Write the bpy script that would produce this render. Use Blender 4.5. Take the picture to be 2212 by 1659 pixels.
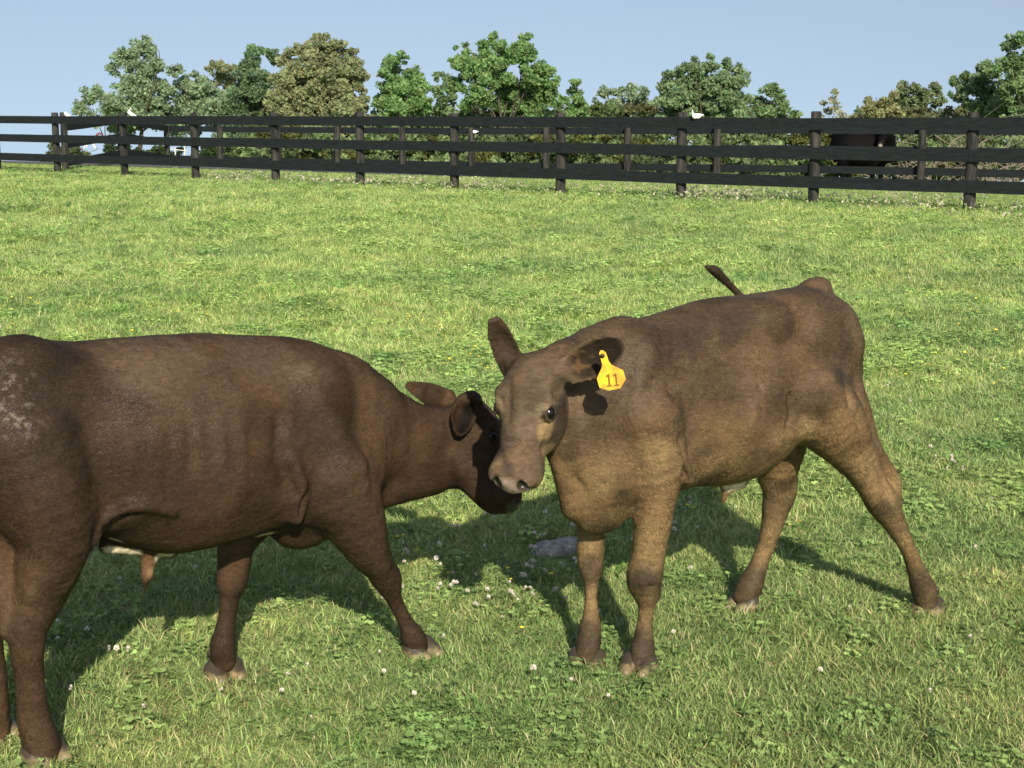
import bpy, bmesh, math, random
import numpy as np
from mathutils import Vector, Matrix

random.seed(7)
RNG = np.random.default_rng(11)
S = bpy.context.scene
for o in list(bpy.data.objects):
    bpy.data.objects.remove(o)
COL = S.collection

# ------------------------------------------------------------------ camera
F = 3320.0            # focal length in pixels of a 2212 x 1659 picture
CX, CY = 1106.0, 829.5
H = 1.4
PITCH = math.radians(10.02)
cs, sn = math.cos(PITCH), math.sin(PITCH)
cam = bpy.data.cameras.new('camera')
cam.sensor_width = 36
cam.lens = 36 * F / 2212
cam.clip_start = 0.05
cam.clip_end = 3000
camo = bpy.data.objects.new('camera', cam)
COL.objects.link(camo)
camo.location = (0, 0, H)
camo.rotation_euler = (math.pi / 2 - PITCH, 0, 0)
S.camera = camo

# ------------------------------------------------------------------ world and sun
SUN_AZ = math.radians(171)     # direction the sun stands in, clockwise from +Y
SUN_EL = math.radians(28.5)
w = bpy.data.worlds.new('World')
S.world = w
w.use_nodes = True
nt = w.node_tree
nt.nodes.clear()
tc = nt.nodes.new('ShaderNodeTexCoord')
sep = nt.nodes.new('ShaderNodeSeparateXYZ')
mx = nt.nodes.new('ShaderNodeMath'); mx.operation = 'MAXIMUM'; mx.inputs[1].default_value = 0.0
ma = nt.nodes.new('ShaderNodeMath'); ma.operation = 'MULTIPLY_ADD'; ma.inputs[1].default_value = 0.75; ma.inputs[2].default_value = 0.20
cmb = nt.nodes.new('ShaderNodeCombineXYZ')
sky = nt.nodes.new('ShaderNodeTexSky')
sky.sky_type = 'NISHITA'
sky.sun_disc = False
sky.sun_elevation = SUN_EL
sky.sun_rotation = SUN_AZ
sky.air_density = 1.0
sky.dust_density = 1.0
sky.ozone_density = 2.2
hs = nt.nodes.new('ShaderNodeHueSaturation')
hs.inputs['Saturation'].default_value = 0.70
hs.inputs['Hue'].default_value = 0.493
hs.inputs['Value'].default_value = 1.0
bg = nt.nodes.new('ShaderNodeBackground')
bg.inputs[1].default_value = 0.092
wo = nt.nodes.new('ShaderNodeOutputWorld')
L = nt.links.new
L(tc.outputs['Generated'], sep.inputs[0])
L(sep.outputs[0], cmb.inputs[0]); L(sep.outputs[1], cmb.inputs[1])
L(sep.outputs[2], mx.inputs[0]); L(mx.outputs[0], ma.inputs[0]); L(ma.outputs[0], cmb.inputs[2])
L(cmb.outputs[0], sky.inputs[0])
L(sky.outputs[0], hs.inputs['Color'])
L(hs.outputs[0], bg.inputs[0])
L(bg.outputs[0], wo.inputs[0])

sun = bpy.data.lights.new('sun', 'SUN')
sun.energy = 5.0
sun.angle = math.radians(0.6)
sun.color = (1.0, 0.90, 0.72)
suno = bpy.data.objects.new('sun', sun)
COL.objects.link(suno)
sd = Vector((math.sin(SUN_AZ) * math.cos(SUN_EL), math.cos(SUN_AZ) * math.cos(SUN_EL), math.sin(SUN_EL)))
suno.rotation_euler = (-sd).to_track_quat('-Z', 'Y').to_euler()
suno.location = (2, -4, 6)

S.view_settings.view_transform = 'Standard'
S.view_settings.look = 'None'
S.view_settings.gamma = 1
S.view_settings.exposure = 0.45
S.render.engine = 'CYCLES'

# ------------------------------------------------------------------ helpers
def ray(u, v):
    a, b = (u - CX), (CY - v)
    return np.array([a, F * cs + b * sn, -F * sn + b * cs])

def PY(u, v, Y):
    """the point at distance Y that is seen at (u, v)"""
    r = ray(u, v)
    return np.array([0, 0, H]) + r * (Y / r[1])

def PG(u, v, z=0.0):
    r = ray(u, v)
    return np.array([0, 0, H]) + r * ((z - H) / r[2])

def zc(p):
    return p[1] * cs + (H - p[2]) * sn

def pxm(p, r):
    return r * zc(p) / F

def tag(o, label=None, cat=None, group=None, kind=None):
    if label: o['label'] = label
    if cat: o['category'] = cat
    if group: o['group'] = group
    if kind: o['kind'] = kind
    return o

def empty(name, loc):
    o = bpy.data.objects.new(name, None)
    o.empty_display_size = 0.2
    COL.objects.link(o)
    o.location = loc
    return o

def link(name, me, mat=None, parent=None):
    o = bpy.data.objects.new(name, me)
    COL.objects.link(o)
    if mat is not None:
        me.materials.append(mat)
    if parent is not None:
        o.parent = parent
        o.matrix_parent_inverse = Matrix.Translation(-Vector(parent.location))
    return o

def mesh_np(name, V, Fq, smooth=True, colors=None, extra=None):
    """V (n,3), Fq (m,k) all faces with k corners"""
    me = bpy.data.meshes.new(name)
    V = np.asarray(V, np.float32); Fq = np.asarray(Fq, np.int32)
    k = Fq.shape[1]
    me.vertices.add(len(V)); me.vertices.foreach_set('co', V.ravel())
    me.loops.add(Fq.size); me.loops.foreach_set('vertex_index', Fq.ravel())
    me.polygons.add(len(Fq))
    me.polygons.foreach_set('loop_start', np.arange(0, Fq.size, k, dtype=np.int32))
    me.polygons.foreach_set('loop_total', np.full(len(Fq), k, np.int32))
    if smooth:
        me.polygons.foreach_set('use_smooth', np.ones(len(Fq), bool))
    me.update(calc_edges=True)
    if colors is not None:
        a = me.color_attributes.new('col', 'FLOAT_COLOR', 'POINT')
        c = np.ones((len(V), 4), np.float32); c[:, :3] = colors
        a.data.foreach_set('color', c.ravel())
    if extra:
        for nm, arr in extra.items():
            a = me.attributes.new(nm, 'FLOAT', 'POINT')
            a.data.foreach_set('value', np.asarray(arr, np.float32))
    return me

class VNoise:
    def __init__(self, seed, n=32):
        self.n = n
        self.g = np.random.default_rng(seed).random((n, n, n)).astype(np.float32)
    def __call__(self, P, scale):
        Q = np.asarray(P) * scale + 100.37
        i = np.floor(Q).astype(int); f = Q - i
        f = f * f * (3 - 2 * f)
        r = 0
        n = self.n
        for dx in (0, 1):
            wx = f[..., 0] if dx else 1 - f[..., 0]
            for dy in (0, 1):
                wy = f[..., 1] if dy else 1 - f[..., 1]
                for dz in (0, 1):
                    wz = f[..., 2] if dz else 1 - f[..., 2]
                    r = r + wx * wy * wz * self.g[(i[..., 0] + dx) % n, (i[..., 1] + dy) % n, (i[..., 2] + dz) % n]
        return r
    def fbm(self, P, scale, octs=3):
        r = 0; a = 1; t = 0
        for k in range(octs):
            r = r + a * self(P, scale * 2 ** k); t += a; a *= 0.55
        return r / t
VN = VNoise(3)

def sstep(a, b, x):
    t = np.clip((x - a) / (b - a), 0, 1)
    return t * t * (3 - 2 * t)

# materials -----------------------------------------------------------
def nmat(name):
    m = bpy.data.materials.new(name); m.use_nodes = True
    n = m.node_tree
    b = n.nodes['Principled BSDF']
    return m, n, b

def simple(name, c, rough=0.7, noise=0.0, scale=20, c2=None, bump=0.0, stretch=(1, 1, 1), spec=0.3):
    m, n, b = nmat(name)
    b.inputs['Roughness'].default_value = rough
    b.inputs['Specular IOR Level'].default_value = spec
    if c2 is None and bump == 0:
        b.inputs['Base Color'].default_value = (*c, 1)
        return m
    t = n.nodes.new('ShaderNodeTexCoord'); mp = n.nodes.new('ShaderNodeMapping')
    mp.inputs['Scale'].default_value = stretch
    nz = n.nodes.new('ShaderNodeTexNoise'); nz.inputs['Scale'].default_value = scale
    nz.inputs['Detail'].default_value = 6
    n.links.new(t.outputs['Object'], mp.inputs[0]); n.links.new(mp.outputs[0], nz.inputs[0])
    r = n.nodes.new('ShaderNodeValToRGB')
    r.color_ramp.elements[0].position = 0.36; r.color_ramp.elements[1].position = 0.66
    r.color_ramp.elements[0].color = (*c, 1); r.color_ramp.elements[1].color = (*(c2 or c), 1)
    n.links.new(nz.outputs[0], r.inputs[0]); n.links.new(r.outputs[0], b.inputs['Base Color'])
    if bump:
        bp = n.nodes.new('ShaderNodeBump'); bp.inputs['Strength'].default_value = bump
        bp.inputs['Distance'].default_value = 0.01
        n.links.new(nz.outputs[0], bp.inputs['Height']); n.links.new(bp.outputs[0], b.inputs['Normal'])
    return m

def leaf_mat(name, attr='col', instancer=False, transl=0.35, rough=0.5, vcol=True):
    """leaf with light passing through; colour = own colour attribute x tint"""
    m, n, b = nmat(name)
    b.inputs['Roughness'].default_value = rough
    b.inputs['Specular IOR Level'].default_value = 0.25
    a = n.nodes.new('ShaderNodeAttribute'); a.attribute_name = attr
    out = a.outputs['Color']
    if instancer:
        i = n.nodes.new('ShaderNodeAttribute'); i.attribute_type = 'INSTANCER'; i.attribute_name = 'tint'
        mu = n.nodes.new('ShaderNodeMix'); mu.data_type = 'RGBA'; mu.blend_type = 'MULTIPLY'
        mu.inputs[0].default_value = 1.0
        n.links.new(out, mu.inputs[6]); n.links.new(i.outputs['Color'], mu.inputs[7])
        out = mu.outputs[2]
    n.links.new(out, b.inputs['Base Color'])
    tr = n.nodes.new('ShaderNodeBsdfTranslucent')
    n.links.new(out, tr.inputs['Color'])
    ms = n.nodes.new('ShaderNodeMixShader'); ms.inputs[0].default_value = transl
    o = n.nodes['Material Output']
    n.links.new(b.outputs[0], ms.inputs[1]); n.links.new(tr.outputs[0], ms.inputs[2])
    n.links.new(ms.outputs[0], o.inputs['Surface'])
    return m

# ------------------------------------------------------------------ terrain
def terrain(x, y):
    q = y + 0.70 * x
    z = -0.34 * sstep(33.5, 40.5, q)
    t = np.maximum(q - 42.0, 0)
    z = z - 0.052 * t * t / (t + 3.0)
    # the low bumps of a grazed paddock
    near = sstep(5.5, 10.0, y) * (1 - sstep(20, 27, q))
    z = z + near * (0.045 * np.sin(x * 0.9 + y * 0.55 + 0.6) * np.sin(y * 0.8 - x * 0.3) + 0.02 * np.sin(x * 2.3 + 1.1) * np.sin(y * 1.9))
    return z

def make_ground():
    ys = np.concatenate([np.arange(-6, 60, 0.35), 60 * 1.05 ** np.arange(0, 72)])
    xs = np.concatenate([-(30 * 1.07 ** np.arange(0, 60))[::-1], np.arange(-29.75, 30, 0.35), 30 * 1.07 ** np.arange(0, 60)])
    X, Y = np.meshgrid(xs, ys)
    Z = terrain(X, Y)
    V = np.stack([X, Y, Z], -1).reshape(-1, 3)
    ny, nx = X.shape
    i = np.arange(ny - 1)[:, None] * nx + np.arange(nx - 1)[None]
    Q = np.stack([i, i + 1, i + nx + 1, i + nx], -1).reshape(-1, 4)
    me = mesh_np('ground', V, Q)
    m, n, b = nmat('pasture_ground')
    b.inputs['Roughness'].default_value = 1.0
    b.inputs['Specular IOR Level'].default_value = 0.0
    t = n.nodes.new('ShaderNodeTexCoord')
    def noise(sc, det=5):
        z = n.nodes.new('ShaderNodeTexNoise'); z.inputs['Scale'].default_value = sc; z.inputs['Detail'].default_value = det
        n.links.new(t.outputs['Object'], z.inputs[0]); return z
    n1, n2 = noise(28), noise(0.9)
    r1 = n.nodes.new('ShaderNodeValToRGB')
    r1.color_ramp.elements[0].position = 0.35; r1.color_ramp.elements[0].color = (0.12, 0.15, 0.055, 1)
    r1.color_ramp.elements[1].position = 0.68; r1.color_ramp.elements[1].color = (0.34, 0.45, 0.17, 1)
    r2 = n.nodes.new('ShaderNodeValToRGB')
    r2.color_ramp.elements[0].position = 0.4; r2.color_ramp.elements[0].color = (0.8, 0.9, 0.8, 1)
    r2.color_ramp.elements[1].position = 0.7; r2.color_ramp.elements[1].color = (1.15, 1.05, 0.9, 1)
    mu = n.nodes.new('ShaderNodeMix'); mu.data_type = 'RGBA'; mu.blend_type = 'MULTIPLY'; mu.inputs[0].default_value = 1
    n.links.new(n1.outputs[0], r1.inputs[0]); n.links.new(n2.outputs[0], r2.inputs[0])
    n.links.new(r1.outputs[0], mu.inputs[6]); n.links.new(r2.outputs[0], mu.inputs[7])
    n.links.new(mu.outputs[2], b.inputs['Base Color'])
    bp = n.nodes.new('ShaderNodeBump'); bp.inputs['Strength'].default_value = 0.7; bp.inputs['Distance'].default_value = 0.03
    n.links.new(n1.outputs[0], bp.inputs['Height']); n.links.new(bp.outputs[0], b.inputs['Normal'])
    tag(link('ground', me, m), kind='structure')

def make_road():
    # farm lane between the two fences
    xs = np.arange(-60, 60, 0.5)
    V = []
    for x in xs:
        yc = 35.6 - 0.70 * x
        hw = 1.9 + 0.10 * math.sin(x * 1.3) + 0.06 * math.sin(x * 3.1)
        for k in np.linspace(-1, 1, 9):
            y = yc + k * hw
            V.append((x, y, terrain(x, y) + 0.006 + .05 * (1 - k * k)))
    V = np.array(V); n_ = len(xs)
    i = np.arange(n_ - 1)[:, None] * 9 + np.arange(8)[None]
    Q = np.stack([i, i + 9, i + 10, i + 1], -1).reshape(-1, 4)
    m = simple('worn_asphalt', (0.085, 0.085, 0.088), 0.95, c2=(0.15, 0.145, 0.14), scale=9, bump=0.3, spec=0.1)
    tag(link('road', mesh_np('road', V, Q), m), kind='structure')

# ------------------------------------------------------------------ implicit surfaces (bodies)
class Field:
    def __init__(self, lo, hi, h):
        self.h = h
        self.lo = np.array(lo, float)
        self.n = np.ceil((np.array(hi) - self.lo) / h).astype(int) + 1
        self.ax = [self.lo[i] + h * np.arange(self.n[i]) for i in range(3)]
        self.D = np.full(self.n, 1.0, np.float32)
    def _box(self, lo, hi, pad):
        s = []
        for i in range(3):
            a = int(np.clip(np.floor((lo[i] - pad - self.lo[i]) / self.h), 0, self.n[i]))
            b = int(np.clip(np.ceil((hi[i] + pad - self.lo[i]) / self.h) + 1, 0, self.n[i]))
            s.append(slice(a, b))
        return tuple(s)
    def _grid(self, s):
        return (self.ax[0][s[0]][:, None, None].astype(np.float32), self.ax[1][s[1]][None, :, None].astype(np.float32),
                self.ax[2][s[2]][None, None, :].astype(np.float32))
    def merge(self, s, d, k, sub=False):
        A = self.D[s]
        if sub:
            d = -d
            if k > 0:
                hh = np.clip(0.5 - 0.5 * (d - A) / k * -1 * -1, 0, 1)
                hh = np.clip(0.5 + 0.5 * (d - A) / k, 0, 1)
                r = A * (1 - hh) + d * hh + k * hh * (1 - hh)
            else:
                r = np.maximum(A, d)
        else:
            if k > 0:
                hh = np.clip(0.5 + 0.5 * (A - d) / k, 0, 1)
                r = A * (1 - hh) + d * hh - k * hh * (1 - hh)
            else:
                r = np.minimum(A, d)
        self.D[s] = r
    def cap(self, a, b, ra, rb, k=0.02, flat=None, sub=False, pad=0.03):
        a = np.asarray(a, float); b = np.asarray(b, float)
        R = max(ra, rb) + k + pad
        s = self._box(np.minimum(a, b), np.maximum(a, b), R)
        if any(q.stop <= q.start for q in s): return
        x, y, z = self._grid(s)
        ab = b - a; L2 = max((ab * ab).sum(), 1e-9)
        px, py, pz = x - a[0], y - a[1], z - a[2]
        t = np.clip((px * ab[0] + py * ab[1] + pz * ab[2]) / L2, 0, 1)
        qx, qy, qz = px - t * ab[0], py - t * ab[1], pz - t * ab[2]
        d2 = qx * qx + qy * qy + qz * qz
        if flat is not None:
            axv, f = flat
            axv = np.asarray(axv, float) / np.linalg.norm(axv)
            c = qx * axv[0] + qy * axv[1] + qz * axv[2]
            d2 = d2 + c * c * (1 / f ** 2 - 1)
        d = np.sqrt(np.maximum(d2, 0)) - (ra + (rb - ra) * t)
        self.merge(s, d.astype(np.float32), k, sub)
    def chain(self, pts, k=0.02, flat=None, sub=False):
        """pts: list of (xyz, r); a smooth tapering limb through the points"""
        A = np.array([list(p) + [r] for p, r in pts], float)
        if len(A) > 2:
            P_ = np.concatenate([[2 * A[0] - A[1]], A, [2 * A[-1] - A[-2]]])
            out = []
            for i in range(1, len(P_) - 2):
                p0, p1, p2, p3 = P_[i - 1:i + 3]
                for t in (0, .25, .5, .75):
                    out.append(.5 * (2 * p1 + (p2 - p0) * t + (2 * p0 - 5 * p1 + 4 * p2 - p3) * t * t + (3 * p1 - p0 - 3 * p2 + p3) * t ** 3))
            out.append(A[-1]); A = np.array(out)
        R = A[:, 3].max() + k + .03
        lo = (A[:, :3] - A[:, 3:]).min(0); hi = (A[:, :3] + A[:, 3:]).max(0)
        bx = self._box(lo, hi, k + .03)
        if any(q.stop <= q.start for q in bx): return
        keep = self.D
        off = [q.start for q in bx]
        T = Field.__new__(Field); T.h = self.h; T.lo = self.lo + np.array(off) * self.h
        T.n = np.array([q.stop - q.start for q in bx]); T.ax = [self.ax[i][bx[i]] for i in range(3)]
        T.D = np.full(T.n, 1.0, np.float32)
        for a, b in zip(A[:-1], A[1:]):
            T.cap(a[:3], b[:3], max(a[3], .0015), max(b[3], .0015), 0, flat, pad=k + .03)
        self.merge(bx, T.D, k, sub)
    def ell(self, c, r, R=None, k=0.03, sub=False):
        """R rows = local axes"""
        c = np.asarray(c, float); r = np.asarray(r, float)
        m = r.max() + k + 0.03
        s = self._box(c, c, m)
        if any(q.stop <= q.start for q in s): return
        x, y, z = self._grid(s)
        px, py, pz = x - c[0], y - c[1], z - c[2]
        if R is None: R = np.eye(3)
        k0 = 0; k1 = 0
        for i in range(3):
            l = px * R[i][0] + py * R[i][1] + pz * R[i][2]
            k0 = k0 + (l / r[i]) ** 2; k1 = k1 + (l / r[i] ** 2) ** 2
        k0 = np.sqrt(k0); k1 = np.sqrt(k1) + 1e-6
        d = k0 * (k0 - 1) / k1
        d = np.where(k0 < 0.3, -r.min() * 0.8, d)
        self.merge(s, d.astype(np.float32), k, sub)
    def loft(self, d2, n2, nc, S_, T, B, W, k=0.03, p=2.3, low=0.0):
        """trunk with an elliptic section that changes along s"""
        s = tuple(slice(0, n) for n in self.n)
        x, y, z = self._grid(s)
        ss = (x * d2[0] + y * d2[1]); nn = (x * n2[0] + y * n2[1]) - nc
        flatS = ss.ravel()
        g = lambda A: np.interp(flatS, S_, A).reshape(ss.shape).astype(np.float32)
        top, bot, wid = g(T), g(B), g(W)
        c = (top + bot) / 2; hh = np.maximum((top - bot) / 2, 0.01)
        zz = (z - c) / hh
        wz = wid * (1 - low * zz)
        rho = (np.abs(nn / wz) ** p + np.abs(zz) ** p) ** (1 / p)
        d = (rho - 1) * np.minimum(wid, hh)
        e = np.maximum(np.maximum(S_[0] - ss, ss - S_[-1]), 0)
        d = np.where(e > 0, np.sqrt(np.maximum(d, 0) ** 2 + e ** 2), d)
        self.merge(s, d.astype(np.float32), k)
    def leaf(self, a, b, wdir, W, th, cup, k=0.01, curl=0.0):
        """an ear: a cupped leaf from base a to tip b, wdir its width direction, W half-width profile (0..1)"""
        a = np.asarray(a, float); b = np.asarray(b, float)
        Lv = b - a; Ln = np.linalg.norm(Lv); l = Lv / Ln
        wv = np.asarray(wdir, float); wv = wv - l * (wv @ l); wv /= np.linalg.norm(wv)
        nv = np.cross(l, wv)
        wm = max(W)
        s = self._box(np.minimum(a, b) - wm, np.maximum(a, b) + wm, 0.03)
        x, y, z = self._grid(s)
        px, py, pz = x - a[0], y - a[1], z - a[2]
        t = (px * l[0] + py * l[1] + pz * l[2]) / Ln
        ww = px * wv[0] + py * wv[1] + pz * wv[2]
        n_ = px * nv[0] + py * nv[1] + pz * nv[2]
        wp = np.interp(t.ravel(), np.linspace(0, 1, len(W)), W).reshape(t.shape)
        rel = np.clip(ww / np.maximum(wp, 0.004), -1.3, 1.3)
        surf = cup * (1 - rel ** 2) * np.clip(np.sin(np.clip(t, 0, 1) * math.pi * 0.85 + 0.35), 0, 1) + curl * t * t
        d = np.maximum(np.abs(n_ - surf) * 0.75 - th, np.abs(ww) - wp)
        d = np.maximum(d, (t - 1) * Ln); d = np.maximum(d, -t * Ln)
        self.merge(s, d.astype(np.float32), k)
    def push(self):
        self.saved = self.D; self.D = np.full(self.n, 1.0, np.float32)
    def pop(self, k):
        d = self.D; self.D = self.saved
        s = tuple(slice(0, n) for n in self.n)
        self.merge(s, d, k)
    def mesh(self, smooth=2):
        D = self.D; n = self.n
        neg = D < 0
        c = np.zeros(np.array(n) - 1, np.uint8)
        for dx in (0, 1):
            for dy in (0, 1):
                for dz in (0, 1):
                    c += neg[dx:n[0] - 1 + dx, dy:n[1] - 1 + dy, dz:n[2] - 1 + dz]
        act = (c > 0) & (c < 8)
        I = np.argwhere(act)
        idx = np.full(act.shape, -1, np.int64); idx[act] = np.arange(len(I))
        acc = np.zeros((len(I), 3)); cnt = np.zeros(len(I))
        corners = [(a, b, d) for a in (0, 1) for b in (0, 1) for d in (0, 1)]
        vals = {q: D[I[:, 0] + q[0], I[:, 1] + q[1], I[:, 2] + q[2]].astype(float) for q in corners}
        for q in corners:
            for axis in range(3):
                if q[axis] == 0:
                    q2 = list(q); q2[axis] = 1; q2 = tuple(q2)
                    va, vb = vals[q], vals[q2]
                    m = (va < 0) != (vb < 0)
                    t = np.where(m, va / np.where(m, va - vb, 1), 0)
                    p = np.zeros((len(I), 3)); p[:] = q
                    p[:, axis] += t
                    acc[m] += p[m]; cnt[m] += 1
        V = (I + acc / cnt[:, None]) * self.h + self.lo
        Q = []
        for axis in range(3):
            u_, v_ = [(1, 2), (2, 0), (0, 1)][axis]
            sl0 = [slice(1, n[i] - 1) for i in range(3)]; sl0[axis] = slice(0, n[axis] - 1)
            sl1 = list(sl0); sl1[axis] = slice(1, n[axis])
            a, b = neg[tuple(sl0)], neg[tuple(sl1)]
            for flip, m in ((False, a & ~b), (True, ~a & b)):
                E = np.argwhere(m)
                if not len(E): continue
                off = np.ones(3, int); off[axis] = 0
                E = E + off
                eu = np.zeros(3, int); eu[u_] = 1
                ev = np.zeros(3, int); ev[v_] = 1
                c0, c1, c2, c3 = E - eu - ev, E - ev, E, E - eu
                ids = [idx[q[:, 0], q[:, 1], q[:, 2]] for q in (c0, c1, c2, c3)]
                if flip: ids = ids[::-1]
                Q.append(np.stack(ids, 1))
        Q = np.concatenate(Q)
        e = np.concatenate([Q[:, [0, 1]], Q[:, [1, 2]], Q[:, [2, 3]], Q[:, [3, 0]]])
        for _ in range(smooth):
            A = np.zeros_like(V); N = np.zeros(len(V))
            for i in range(3):
                A[:, i] = np.bincount(e[:, 0], V[e[:, 1], i], len(V)) + np.bincount(e[:, 1], V[e[:, 0], i], len(V))
            N = np.bincount(e[:, 0], minlength=len(V)) + np.bincount(e[:, 1], minlength=len(V))
            V = V * 0.45 + 0.55 * A / N[:, None]
        return V, Q

def normals(V, Q):
    fn = np.cross(V[Q[:, 2]] - V[Q[:, 0]], V[Q[:, 3]] - V[Q[:, 1]])
    N = np.zeros_like(V)
    for c in range(4):
        for i in range(3):
            N[:, i] += np.bincount(Q[:, c], fn[:, i], len(V))
    return N / (np.linalg.norm(N, axis=1, keepdims=True) + 1e-12)

def fur_strands(V, Q, N, colr, count, length, width, flow, rng, lift=0.17, keep=None, wob=0.26):
    """short lying hairs as one thin triangle each"""
    P0, P1, P2 = V[Q[:, 0]], V[Q[:, 1]], V[Q[:, 2]]
    area = np.linalg.norm(np.cross(V[Q[:, 2]] - V[Q[:, 0]], V[Q[:, 3]] - V[Q[:, 1]]), axis=1)
    if keep is not None: area = area * keep[Q[:, 0]]
    f = rng.choice(len(Q), count, p=area / area.sum())
    a, b = rng.random((2, count, 1))
    q = Q[f]
    p = (V[q[:, 0]] * (1 - a) * (1 - b) + V[q[:, 1]] * a * (1 - b) + V[q[:, 2]] * a * b + V[q[:, 3]] * (1 - a) * b)
    n = N[q[:, 0]]
    c = colr[q[:, 0]]
    fl = flow(p)
    fl = fl + rng.normal(0, wob, (count, 3))
    fl = fl - n * (fl * n).sum(1, keepdims=True)
    fl /= np.linalg.norm(fl, axis=1, keepdims=True) + 1e-9
    side = np.cross(fl, n)
    ln = length * rng.uniform(0.6, 1.3, (count, 1))
    if keep is not None: ln = ln * np.clip(keep[q[:, 0]][:, None], 0.3, 1)
    lf = lift * rng.uniform(0.4, 1.5, (count, 1))
    mid = p + fl * ln * 0.5 + n * ln * lf * 0.6
    tip = p + fl * ln + n * ln * lf * 0.75
    w_ = width
    VV = np.stack([p - side * w_ - n * 0.001, p + side * w_ - n * 0.001, mid + side * w_ * 0.7, tip, mid - side * w_ * 0.7], 1).reshape(-1, 3)
    i = np.arange(count)[:, None] * 5
    T1 = i + np.array([[0, 1, 2]]); T2 = i + np.array([[0, 2, 4]]); T3 = i + np.array([[4, 2, 3]])
    T = np.concatenate([T1, T2, T3])
    cc = c * rng.uniform(0.74, 1.30, (count, 1)) * (0.76 + .48 * VN(p * [.6, .6, 1.6], 45))[:, None]
    nj = n + fl * .2 + rng.normal(0, .15, (count, 3)); nj /= np.linalg.norm(nj, axis=1, keepdims=True)
    nn = np.repeat(nj, 5, 0)
    return VV, T, np.repeat(cc, 5, 0), nn

def coat_mat(name, rough=0.8):
    m, n, b = nmat(name)
    b.inputs['Roughness'].default_value = rough
    b.inputs['Specular IOR Level'].default_value = 0.12
    b.inputs['Sheen Weight'].default_value = 0.0
    b.inputs['Sheen Roughness'].default_value = 0.4
    a = n.nodes.new('ShaderNodeAttribute'); a.attribute_name = 'col'
    t = n.nodes.new('ShaderNodeTexCoord')
    mp = n.nodes.new('ShaderNodeMapping'); mp.inputs['Scale'].default_value = (0.42, 0.42, 1.0)
    n.links.new(t.outputs['Object'], mp.inputs[0])
    z = n.nodes.new('ShaderNodeTexNoise'); z.inputs['Scale'].default_value = 120; z.inputs['Detail'].default_value = 4
    z.inputs['Distortion'].default_value = 0.6
    n.links.new(mp.outputs[0], z.inputs[0])
    r = n.nodes.new('ShaderNodeMapRange'); r.inputs[1].default_value = 0.25; r.inputs[2].default_value = 0.75
    r.inputs[3].default_value = 0.62; r.inputs[4].default_value = 1.38
    n.links.new(z.outputs[0], r.inputs[0])
    mu = n.nodes.new('ShaderNodeVectorMath'); mu.operation = 'SCALE'
    n.links.new(a.outputs['Color'], mu.inputs[0]); n.links.new(r.outputs[0], mu.inputs['Scale'])
    n.links.new(mu.outputs[0], b.inputs['Base Color'])
    bp = n.nodes.new('ShaderNodeBump'); bp.inputs['Strength'].default_value = 0.6; bp.inputs['Distance'].default_value = 0.004
    n.links.new(z.outputs[0], bp.inputs['Height']); n.links.new(bp.outputs[0], b.inputs['Normal'])
    wt = n.nodes.new('ShaderNodeAttribute'); wt.attribute_name = 'wet'
    r3 = n.nodes.new('ShaderNodeMapRange'); r3.inputs[3].default_value = 0.12; r3.inputs[4].default_value = 0.75
    n.links.new(wt.outputs['Fac'], r3.inputs[0]); n.links.new(r3.outputs[0], b.inputs['Specular IOR Level'])
    r2 = n.nodes.new('ShaderNodeMapRange'); r2.inputs[3].default_value = rough; r2.inputs[4].default_value = 0.22
    n.links.new(wt.outputs['Fac'], r2.inputs[0]); n.links.new(r2.outputs[0], b.inputs['Roughness'])
    return m

def hair_mat(name):
    m, n, b = nmat(name)
    b.inputs['Roughness'].default_value = 0.48
    b.inputs['Specular IOR Level'].default_value = 0.27
    a = n.nodes.new('ShaderNodeAttribute'); a.attribute_name = 'col'
    n.links.new(a.outputs['Color'], b.inputs['Base Color'])
    return m

def set_normals(me, nn):
    try:
        me.normals_split_custom_set_from_vertices([tuple(x) for x in nn])
    except Exception as e:
        print('normals', e)

COAT = coat_mat('calf_coat')
HAIR = hair_mat('calf_hair')

def paint(V, col, spots):
    """coat markings and painted-in shade: (centre, radius, colour, strength)"""
    for c, r, k, s in spots:
        j = VN(V, 14) * 0.5 + VN(V + 3, 34) * 0.5 - 0.5
        d = np.linalg.norm(V - np.asarray(c), axis=1) / (r * (1 + 0.9 * j))
        m = (1 - sstep(0.45, 1.15, d))[:, None] * s
        col[:] = col * (1 - m) + np.array(k) * m
    return col

def hoof_field(F_, foot, g, sz=1.0):
    """two claws at the ground point foot, toes to g"""
    g = np.array([g[0], g[1], 0.0]); g /= np.linalg.norm(g)
    l = np.array([-g[1], g[0], 0])
    f = np.array([foot[0], foot[1], 0.0])
    up = np.array([0, 0, 1.0])
    for s_ in (-1, 1):
        a = f + l * s_ * 0.0205 * sz - g * 0.008 * sz + up * 0.030 * sz
        b = f + l * s_ * 0.0195 * sz + g * 0.027 * sz + up * 0.015 * sz
        F_.cap(a, b, 0.0195 * sz, 0.0150 * sz, 0.0)
        F_.cap(a, a + g * .02 * sz - up * .012 * sz, 0.0195 * sz, 0.0180 * sz, 0.004)
        F_.cap(f - g * .030 * sz + l * s_ * .017 * sz + up * .072, f - g * .040 * sz + l * s_ * .018 * sz + up * .058, .0085, .006, 0.0)
    return g, l

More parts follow.
